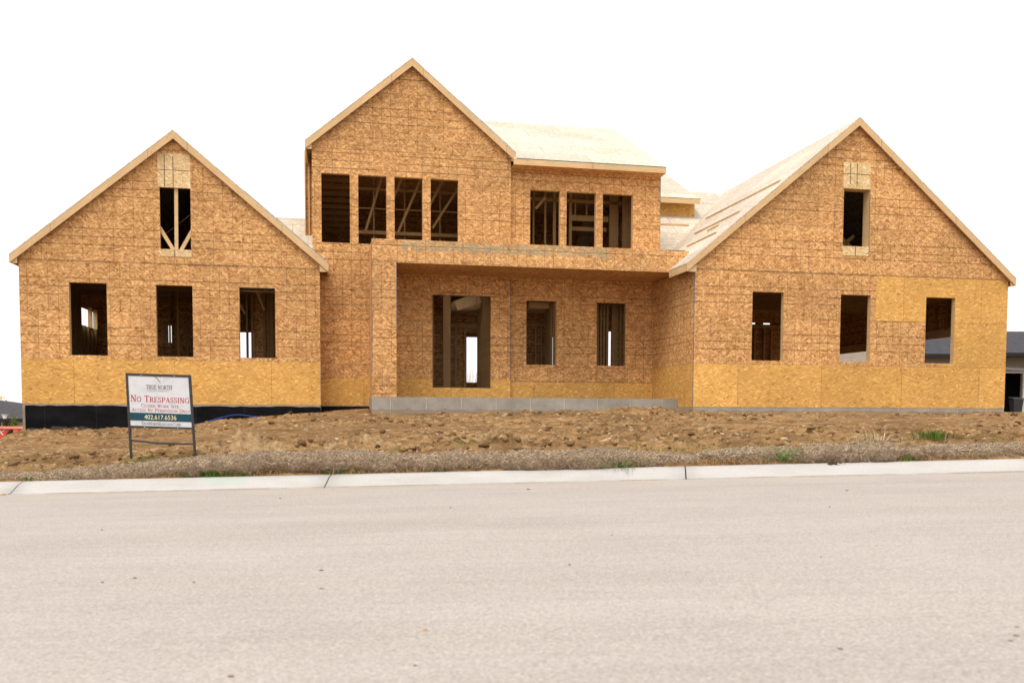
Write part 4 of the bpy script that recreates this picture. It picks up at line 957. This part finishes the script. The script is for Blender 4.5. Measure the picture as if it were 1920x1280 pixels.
# serif capitals drawn as strokes: (x0,y0,x1,y1,thickness) ; S = serif bar ; A = arc (cx,cy,rx,ry,a0,a1,thick)
TK, TN = .15, .07
GL = {
 'T': (.72, [(.36, 0, .36, 1, TK), (0, .96, .72, .96, TN), (.04, .8, .04, 1, TN), (.68, .8, .68, 1, TN), (.22, .03, .5, .03, TN)]),
 'R': (.78, [(.16, 0, .16, 1, TK), (.03, .03, .3, .03, TN), (.03, .97, .4, .97, TN), (.2, .5, .42, .5, TN), (.38, .5, .7, .03, TK), (.6, .03, .82, .03, TN), ('A', .4, .735, .22, .235, -90, 90, .13)]),
 'U': (.8, [(.16, .3, .16, 1, TK), (.66, .3, .66, 1, TN), (.03, .97, .3, .97, TN), (.54, .97, .78, .97, TN), ('A', .41, .3, .25, .28, 180, 360, .11)]),
 'E': (.66, [(.16, 0, .16, 1, TK), (.03, .97, .6, .97, TN), (.16, .52, .46, .52, TN), (.03, .03, .64, .03, TN), (.6, .8, .6, 1, TN), (.62, 0, .62, .22, TN), (.46, .42, .46, .62, TN)]),
 'N': (.84, [(.14, 0, .14, 1, TN), (.7, 0, .7, 1, TN), (.14, .98, .7, .02, TK), (0, .97, .22, .97, TN), (.02, .03, .28, .03, TN), (.56, .97, .84, .97, TN)]),
 'O': (.86, [('A', .43, .5, .36, .47, 0, 360, .12)]),
 'H': (.84, [(.16, 0, .16, 1, TK), (.68, 0, .68, 1, TK), (.16, .5, .68, .5, TN), (.03, .03, .3, .03, TN), (.03, .97, .3, .97, TN), (.54, .03, .82, .03, TN), (.54, .97, .82, .97, TN)]),
 'S': (.6, [('A', .3, .73, .2, .23, 30, 270, .12), ('A', .3, .27, .22, .24, -150, 90, .12), (.5, .76, .5, .98, TN), (.07, .02, .07, .26, TN)]),
 'P': (.68, [(.16, 0, .16, 1, TK), (.03, .03, .3, .03, TN), (.03, .97, .4, .97, TN), (.2, .46, .4, .46, TN), ('A', .4, .715, .22, .255, -90, 90, .13)]),
 'A': (.8, [(.1, .02, .38, 1, TN), (.38, 1, .68, .02, TK), (.2, .34, .56, .34, TN), (0, .03, .22, .03, TN), (.54, .03, .82, .03, TN)]),
 'I': (.38, [(.18, 0, .18, 1, TK), (.04, .03, .32, .03, TN), (.04, .97, .32, .97, TN)]),
 'G': (.86, [('A', .43, .5, .36, .47, 45, 330, .12), (.72, .05, .72, .42, .13), (.58, .43, .84, .43, TN), (.7, .74, .7, .96, TN)]),
 'C': (.78, [('A', .42, .5, .35, .47, 45, 318, .12), (.68, .72, .68, .96, TN)]),
 'L': (.64, [(.16, 0, .16, 1, TK), (.03, .97, .3, .97, TN), (.03, .03, .6, .03, TN), (.6, 0, .6, .24, TN)]),
 'D': (.84, [(.16, 0, .16, 1, TK), (.03, .97, .4, .97, TN), (.03, .03, .4, .03, TN), ('A', .38, .5, .36, .47, -90, 90, .13)]),
 'W': (1.1, [(.14, .98, .34, .02, TK), (.34, .02, .54, .9, TN), (.54, .98, .74, .02, TK), (.74, .02, .96, .98, TN), (0, .97, .26, .97, TN), (.84, .97, 1.08, .97, TN)]),
 'K': (.82, [(.16, 0, .16, 1, TK), (.2, .42, .66, .97, TN), (.34, .58, .7, .03, TK), (.03, .03, .3, .03, TN), (.03, .97, .3, .97, TN), (.56, .97, .8, .97, TN), (.58, .03, .84, .03, TN)]),
 'B': (.7, [(.16, 0, .16, 1, TK), (.03, .97, .38, .97, TN), (.03, .03, .4, .03, TN), (.2, .52, .4, .52, TN), ('A', .38, .745, .19, .225, -90, 90, .12), ('A', .4, .275, .23, .245, -90, 90, .13)]),
 'Y': (.76, [(.08, .98, .37, .45, TK), (.68, .98, .37, .45, TN), (.37, 0, .37, .46, TK), (0, .97, .22, .97, TN), (.56, .97, .78, .97, TN), (.24, .03, .5, .03, TN)]),
 'M': (.98, [(.12, 0, .12, 1, TN), (.14, .98, .46, .05, TK), (.46, .05, .8, .98, TN), (.82, 0, .82, 1, TK), (0, .97, .18, .97, TN), (0, .03, .24, .03, TN), (.78, .97, .96, .97, TN), (.7, .03, .96, .03, TN)]),
 '.': (.26, [(.06, .07, .18, .07, .14)]), ' ': (.36, [])}
def serif_text(txt, x0, x1, z, h, mat, y=-.0085, name='lettering', small=.78):
    """lower case letters in txt become small capitals"""
    tot = 0
    for ch in txt: tot += GL[ch.upper()][0]*(small if ch.islower() else 1)+.06
    kx = (x1-x0)/(tot*h); mb = MB(); cx = x0; dy = [0]
    def bar(a, b, c2, d, t, s, cx):
        p = Vector((cx+a*h*s*kx, 0, z+b*h*s)); q = Vector((cx+c2*h*s*kx, 0, z+d*h*s)); v = q-p
        if v.length < 1e-6: return
        v.normalize(); nn = Vector((-v.z, 0, v.x))*t*h*s/2*(kx if abs(v.z) > .6 else 1)
        yy = y-dy[0]*.00001; dy[0] = (dy[0]+1) % 40
        pts = [Vector((w_.x, yy, w_.z)) for w_ in (p-nn, q-nn, q+nn, p+nn)]
        mb.quadprism(pts, (0, .0006, 0))
    for ch in txt:
        g_ = GL[ch.upper()]; s = small if ch.islower() else 1
        for st_ in g_[1]:
            if st_[0] == 'A':
                _, ax_, ay_, rx2, ry2, a0, a1, t = st_; n = max(4, int(abs(a1-a0)/30)); pr = None
                for i in range(n+1):
                    a = R(a0+(a1-a0)*i/n); pt = (ax_+rx2*math.cos(a), ay_+ry2*math.sin(a))
                    if pr: bar(pr[0], pr[1], pt[0], pt[1], t if abs(math.cos(R(a0+(a1-a0)*(i-.5)/n))) > .5 else t*.6, s, cx)
                    pr = pt
            else: bar(*st_, s, cx)
        cx += (g_[0]*s+.06)*h*kx
    return spart(mb, name, mat, pan)
def font_text(txt, x0, x1, z, h, mat, par, y=-.0095, name='lettering', sh=0, M4=None):
    fc = bpy.data.curves.new('t', 'FONT'); fc.body = txt; fc.size = 1; fc.shear = sh; fc.extrude = .0004/max(h, 1e-3)
    t_ = bpy.data.objects.new('t', fc); col.objects.link(t_); dg = bpy.context.evaluated_depsgraph_get(); dg.update()
    me = bpy.data.meshes.new_from_object(t_.evaluated_get(dg)); bpy.data.objects.remove(t_)
    xs_ = [v.co.x for v in me.vertices]; ys_ = [v.co.y for v in me.vertices]; a, b, c2, d = min(xs_), max(xs_), min(ys_), max(ys_)
    for v in me.vertices: v.co = (x0+(v.co.x-a)/(b-a)*(x1-x0), y-v.co.z*max(h, .01), z+(v.co.y-c2)/(d-c2)*h)
    me.materials.clear(); me.materials.append(mat); o = bpy.data.objects.new(name, me); col.objects.link(o); o.parent = par; return o
serif_text('TRUE NORTH', -.19, .17, .942, .06, inkg)
serif_text('CUSTOM HOMES INC.', -.18, .14, .915, .018, inkf)
serif_text('No Trespassing', -.405, .41, .765, .09, inkr, small=.8)
serif_text('Closed Work Site', -.262, .262, .695, .045, inkp)
serif_text('Access By Permission Only', -.392, .418, .633, .045, inkp)
font_text('402.617.6536', -.218, .225, .527, .062, inky, band, y=-.0105)
serif_text('TrueNorthLincoln.Com', -.262, .28, .448, .042, inkg)
mb = MB(); mb.quadprism([(-.062, -.0085, 1.115), (-.048, -.0085, 1.115), (.012, -.0085, 1.035), (.004, -.0085, 1.035)][::-1], (0, .0006, 0)).quadprism([(.0, -.0085, 1.115), (.016, -.0085, 1.115), (.008, -.0085, 1.105)][::-1], (0, .0006, 0)).quadprism([(-.08, -.0085, 1.115), (-.064, -.0085, 1.115), (-.072, -.0085, 1.108)][::-1], (0, .0006, 0)).quadprism([(-.05, -.0085, 1.03), (-.036, -.0085, 1.03), (-.043, -.0085, 1.04)][::-1], (0, .0006, 0))
spart(mb, 'emblem', inkg, pan)

# ------------------------------------------------------------------ neighbours
k = NB('roof_shingle', .9, .2); uv = k.uv()
n_ = k.noise(k.mapv(uv, (1, 3, 1)), 2.2, 4, .7); rowc = k.line(k.sep(uv)[1], .3, 0, .05)
c = k.mix(k.ramp(n_, [(.3, 0.0), (.7, 1.0)]), (.04, .038, .043), (.085, .081, .088)); c = k.mix(k.math('MULTIPLY', rowc, .4), c, (.03, .03, .035)); k.color(c); M['shingle'] = k.m
k = NB('taupe_siding', .8, .2); uv = k.uv(); c = k.mix(k.math('MULTIPLY', k.line(k.sep(uv)[1], .18, 0, .02), .3), (.27, .235, .215), (.12, .1, .09)); k.color(c); M['taupe'] = k.m
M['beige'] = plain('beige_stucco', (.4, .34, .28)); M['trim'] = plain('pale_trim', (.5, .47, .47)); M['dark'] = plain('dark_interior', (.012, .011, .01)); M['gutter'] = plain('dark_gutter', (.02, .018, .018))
M['white_wall'] = plain('white_wall', (.62, .58, .5)); M['brown_wall'] = plain('brown_brick', (.06, .045, .04))
def hip(mb, x0, x1, y0, y1, ze, zr, hx0, hx1, th=.12):
    ym_ = (y0+y1)/2
    mb.add([(x0, y0, ze), (x1, y0, ze), (x1, y1, ze), (x0, y1, ze), (hx0, ym_, zr), (hx1, ym_, zr), (x0, y0, ze-th), (x1, y0, ze-th), (x1, y1, ze-th), (x0, y1, ze-th)],
           [(0, 1, 5, 4), (1, 2, 5), (2, 3, 4, 5), (3, 0, 4), (0, 6, 7, 1), (1, 7, 8, 2), (2, 8, 9, 3), (3, 9, 6, 0), (9, 8, 7, 6)]); return mb
# right: taupe garage house
ng = empty('garage_house', (30, 58, CZ)); tag(ng, 'grey roofed house with an open dark garage beyond the right wall', 'house')
def npt(mb, n, mt, par=ng, dx=30, dy=58): 
    mb.v = [(a-dx, b-dy, c_) for a, b, c_ in mb.v]; return mb.build(n, M[mt], par)
npt(hip(MB(), 20.6, 33.5, 57.2, 69, 3.52, 6.0, 24.5, 27.6), 'roof', 'shingle')
npt(hip(MB(), 27.2, 41.5, 56.6, 66, 3.56, 5.25, 29.9, 37.5), 'roof', 'shingle')
npt(MB().box(20.5, 27.1, 57.1, 57.19, 3.3, 3.5).box(27.1, 41.6, 56.5, 56.59, 3.34, 3.56), 'gutter', 'gutter')
gr_ = ng
npt(MB().cells([(21.2, 41, -.4, 3.38)], [(27.6, 30.9, -.1, 2.38), (32.0, 35.4, -.1, 2.38)], 58, 58.2), 'wall', 'taupe')
npt(MB().box(21.2, 21.4, 58.2, 68, -.4, 3.38).box(21.3, 41, 68, 68.2, -.4, 3.38), 'wall', 'taupe')
npt(MB().box(27.4, 31.1, 57.93, 57.99, 2.385, 2.47).quadprism([(27.4, 57.95, 2.78), (27.4, 57.95, 2.9), (31.4, 57.95, 2.66), (31.4, 57.95, 2.5)][::-1], (0, .04, 0)), 'trim', 'trim')
npt(MB().box(30.92, 31.12, 57.9, 57.99, -.1, 2.38), 'door_post', 'white_wall')
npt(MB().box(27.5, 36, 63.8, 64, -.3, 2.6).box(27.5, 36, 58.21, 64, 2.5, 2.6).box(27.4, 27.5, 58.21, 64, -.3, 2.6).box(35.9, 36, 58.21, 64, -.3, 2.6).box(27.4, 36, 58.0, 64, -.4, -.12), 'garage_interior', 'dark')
npt(MB().poly([(17.6, -.4), (20.95, -.4), (20.95, 3.6), (19.2, 5.0), (17.6, 3.8)], [], 54.0, 54.2), 'wall', 'beige')
npt(MB().quadprism([(20.95, 53.8, 3.65), (21.25, 53.8, 3.25), (21.25, 53.8, 2.95), (20.95, 53.8, 3.4)][::-1], (0, 3.5, 0)), 'rake_board', 'gutter')
# wheelie bin in the garage
wb = empty('rubbish_bin', (30.15, 57.2, CZ-.06)); tag(wb, 'grey wheeled rubbish bin at the opening of the neighbouring garage', 'bin')
mb = MB(); mb.add([(-.22, -.25, 0), (.22, -.25, 0), (.22, .25, 0), (-.22, .25, 0), (-.3, -.32, .8), (.3, -.32, .8), (.3, .32, .8), (-.3, .32, .8)], [(0, 1, 5, 4), (1, 2, 6, 5), (2, 3, 7, 6), (3, 0, 4, 7), (4, 5, 6, 7), (3, 2, 1, 0)])
mb.build('bin_body', plain('grey_plastic', (.035, .035, .04), .5), wb)
MB().quadprism([(-.32, -.34, .81), (.32, -.34, .81), (.32, .34, .9), (-.32, .34, .9)], (0, 0, .05)).build('lid', plain('grey_lid', (.07, .075, .08), .5), wb)
# left: low dark roofed house
nl = empty('low_house', (-38, 60, CZ-3.3)); tag(nl, 'low house with a dark grey hipped roof at the left edge, behind the orange skip', 'house')
def lpt(mb, n, mt): mb.v = [(a+38, b-60, c_+3.3) for a, b, c_ in mb.v]; return mb.build(n, M[mt], nl)
lpt(hip(MB(), -48, -31.2, 59, 72, -.72, .5, -42, -37.2), 'roof', 'shingle')
lpt(MB().box(-47.5, -33.0, 60, 60.2, -3.4, -.78), 'wall', 'brown_wall'); lpt(MB().box(-32.99, -31.6, 59.9, 60.1, -3.4, -.84), 'wall', 'white_wall')
lpt(MB().box(-31.8, -31.6, 60.11, 71, -3.4, -.84), 'wall', 'white_wall')
lpt(MB().box(-33.78, -33.68, 59.7, 59.8, -3.4, -.85), 'porch_post', 'white_wall')
lpt(MB().box(-48, -31.1, 58.9, 58.98, -.95, -.74), 'gutter', 'gutter')
# yard lamp
lp = empty('yard_lamp', (-25.27, 45, CZ+gz(-25.27, 45))); tag(lp, 'black post lamp with a white glass head in front of the low house', 'lamp post')
hz = -.3-gz(-25.27, 45)
MB().beam((0, 0, 0), (0, 0, hz-.26), .08, .08).build('post', M['gutter'], lp)
mb = MB(); mb.add([(-.05, -.05, hz-.26), (.05, -.05, hz-.26), (.05, .05, hz-.26), (-.05, .05, hz-.26), (-.09, -.09, hz-.08), (.09, -.09, hz-.08), (.09, .09, hz-.08), (-.09, .09, hz-.08)], [(0, 1, 5, 4), (1, 2, 6, 5), (2, 3, 7, 6), (3, 0, 4, 7), (4, 5, 6, 7), (3, 2, 1, 0)])
mb.build('lamp_glass', plain('white_glass', (.85, .85, .85), .3), lp); MB().box(-.12, .12, -.12, .12, hz-.078, hz-.05).build('lamp_cap', M['trim'], lp)

# orange skip
sk = empty('orange_skip', (-19.2, 31.5, CZ-1.75)); tag(sk, 'orange red metal skip with white italic letters at the left edge', 'skip')
orange = plain('orange_paint', (.62, .075, .03), .5); oran2 = plain('orange_worn', (.7, .13, .07), .55)
x0, x1, zt, zb = -2.2, 1.66, 1.03, .42
mb = MB(); mb.quadprism([(x0, -.8, zt), (x1, -.8, zt), (x1-.12, -.8, zb+.1), (x1-.62, -.8, zb), (x0+.3, -.8, zb)][::-1], (0, .05, 0)).quadprism([(x0, .8, zt), (x1, .8, zt), (x1-.12, .8, zb+.1), (x1-.62, .8, zb), (x0+.3, .8, zb)][::-1], (0, .05, 0))
mb.box(x1-.05, x1, -.75, .8, zb+.15, zt).box(x0, x0+.05, -.75, .8, zb+.15, zt).box(x0+.3, x1-.5, -.75, .8, zb, zb+.04); mb.build('tub', orange, sk)
MB().box(x0-.02, x1+.02, -.86, -.78, zt, zt+.05).box(x0-.02, x1+.02, .79, .87, zt, zt+.05).build('rim', plain('pale_rim', (.75, .3, .22)), sk)
for x in (.36, 1.38): MB().quadprism([(x, -.81, zt-.02), (x+.16, -.81, zt-.02), (x+.16-.05, -.81, zb+.08), (x-.03, -.81, zb+.08)][::-1], (0, -.07, 0)).build('rib', oran2, sk)
MB().beam((1.14, -.84, .8), (1.3, -.84, .98), .05, .1).build('latch', M['gutter'], sk)
MB().box(x0+.2, x1-.1, -.9, .9, zb-.06, zb-.01).build('runner', M['trim'], sk)
wt = plain('white_lettering', (.75, .7, .7)); font_text('AK', .62, 1.07, .82, .17, wt, sk, y=-.81, sh=.35)
sk.location = (-18.3, 31.5, CZ-1.75)

# ------------------------------------------------------------------ trees and shrubs
M['bark'] = plain('bark', (.09, .065, .05))
def leaf_cloud(n, c_, rad, size, seed, clumps=14, flat=1.0):
    r_ = np.random.RandomState(seed); cc = r_.normal(size=(clumps, 3)); cc /= np.linalg.norm(cc, axis=1)[:, None]; cc *= np.array(rad)*r_.uniform(.35, .85, (clumps, 1)); V = []; F = []
    for i in range(n):
        p = cc[r_.randint(clumps)]+r_.normal(size=3)*np.array(rad)*.2+np.array(c_); a = r_.normal(size=3); a /= np.linalg.norm(a); b = np.cross(a, r_.normal(size=3)); b /= np.linalg.norm(b); s = size*r_.uniform(.6, 1.3); b0 = len(V)
        V += [p-a*s, p+b*s*.5, p+a*s, p-b*s*.5]; F.append((b0, b0+1, b0+2, b0+3))
    return V, F
def tree(name, x, y, h, rad, cols, label, seed, n=2600, size=.16, cat_='tree'):
    z0 = gz(x, y); t = empty(name, (x, y, z0+CZ)); tag(t, label, cat_)
    V = []; F = []; m_ = 8
    for i, (zz, rr_) in enumerate(((0, .22), (h*.3, .15), (h*.6, .09), (h*.85, .03))):
        for j in range(m_): V.append((math.cos(j*6.283/m_)*rr_+.1*math.sin(zz), math.sin(j*6.283/m_)*rr_, zz))
        if i:
            for j in range(m_): F.append(((i-1)*m_+j, (i-1)*m_+(j+1) % m_, i*m_+(j+1) % m_, i*m_+j))
    o = npmesh('trunk', V, F, M['bark'], True); o.parent = t
    mb = MB(); r_ = random.Random(seed)
    for i in range(9):
        a = r_.uniform(0, 6.28); zz = h*r_.uniform(.35, .7); mb.beam((0, 0, zz), (math.cos(a)*rad[0]*.7, math.sin(a)*rad[1]*.7, zz+h*.2), .06, .06)
    mb.build('limb', M['bark'], t)
    V, F = leaf_cloud(n, (0, 0, h-rad[2]), rad, size, seed); o = npmesh('crown', V, F, islandmat(name+'_leaf', cols)); o.parent = t
    return t
g1 = gz(-46.2, 80)
tree('maple_tree', -46.4, 82, .95-g1, (2.1, 2, 2.2), [(.55, .22, .04), (.7, .35, .07), (.5, .25, .06)], 'orange autumn tree behind the low house at the left edge', 81)
g2 = gz(-43.3, 81)
tree('green_tree', -43.2, 80, .12-g2, (1.5, 1.6, 1.6), [(.04, .06, .02), (.08, .09, .03), (.06, .07, .025)], 'dark green tree top behind the low house, right of the orange tree', 82)
z0 = gz(-25.42, 46)
sh = empty('leafy_shrub', (-25.42, 46, z0+CZ)); tag(sh, 'green leafy shrub between the lamp post and the white wall', 'shrub')
V, F = leaf_cloud(1500, (0, 0, (-.5-z0)*.62), (.32, .35, (-.5-z0)*.42), .05, 83, 18); npmesh('foliage', V, F, islandmat('shrub_leaf', [(.06, .1, .02), (.15, .19, .04), (.1, .14, .03), (.22, .24, .06)])).parent = sh
mb = MB(); [mb.beam((0, 0, 0), (rnd.uniform(-.2, .2), rnd.uniform(-.2, .2), (-.5-z0)*.7), .03, .03) for _ in range(6)]; mb.build('stem', M['bark'], sh)
z0 = gz(-3.0, 48)
bs = empty('bare_shrub', (-2.95, 48, z0+CZ)); tag(bs, 'bare twiggy shrub seen through the house beyond the front doorway', 'shrub')
mb = MB()
for i in range(46):
    a = rnd.uniform(0, 6.28); q = rnd.uniform(.1, .9); h_ = rnd.uniform(1.2, 2.1); mb.beam((math.cos(a)*.1, math.sin(a)*.1, 0), (math.cos(a)*q, math.sin(a)*q, h_), .012, .012)
mb.build('twigs', plain('dry_twig', (.4, .33, .24)), bs)
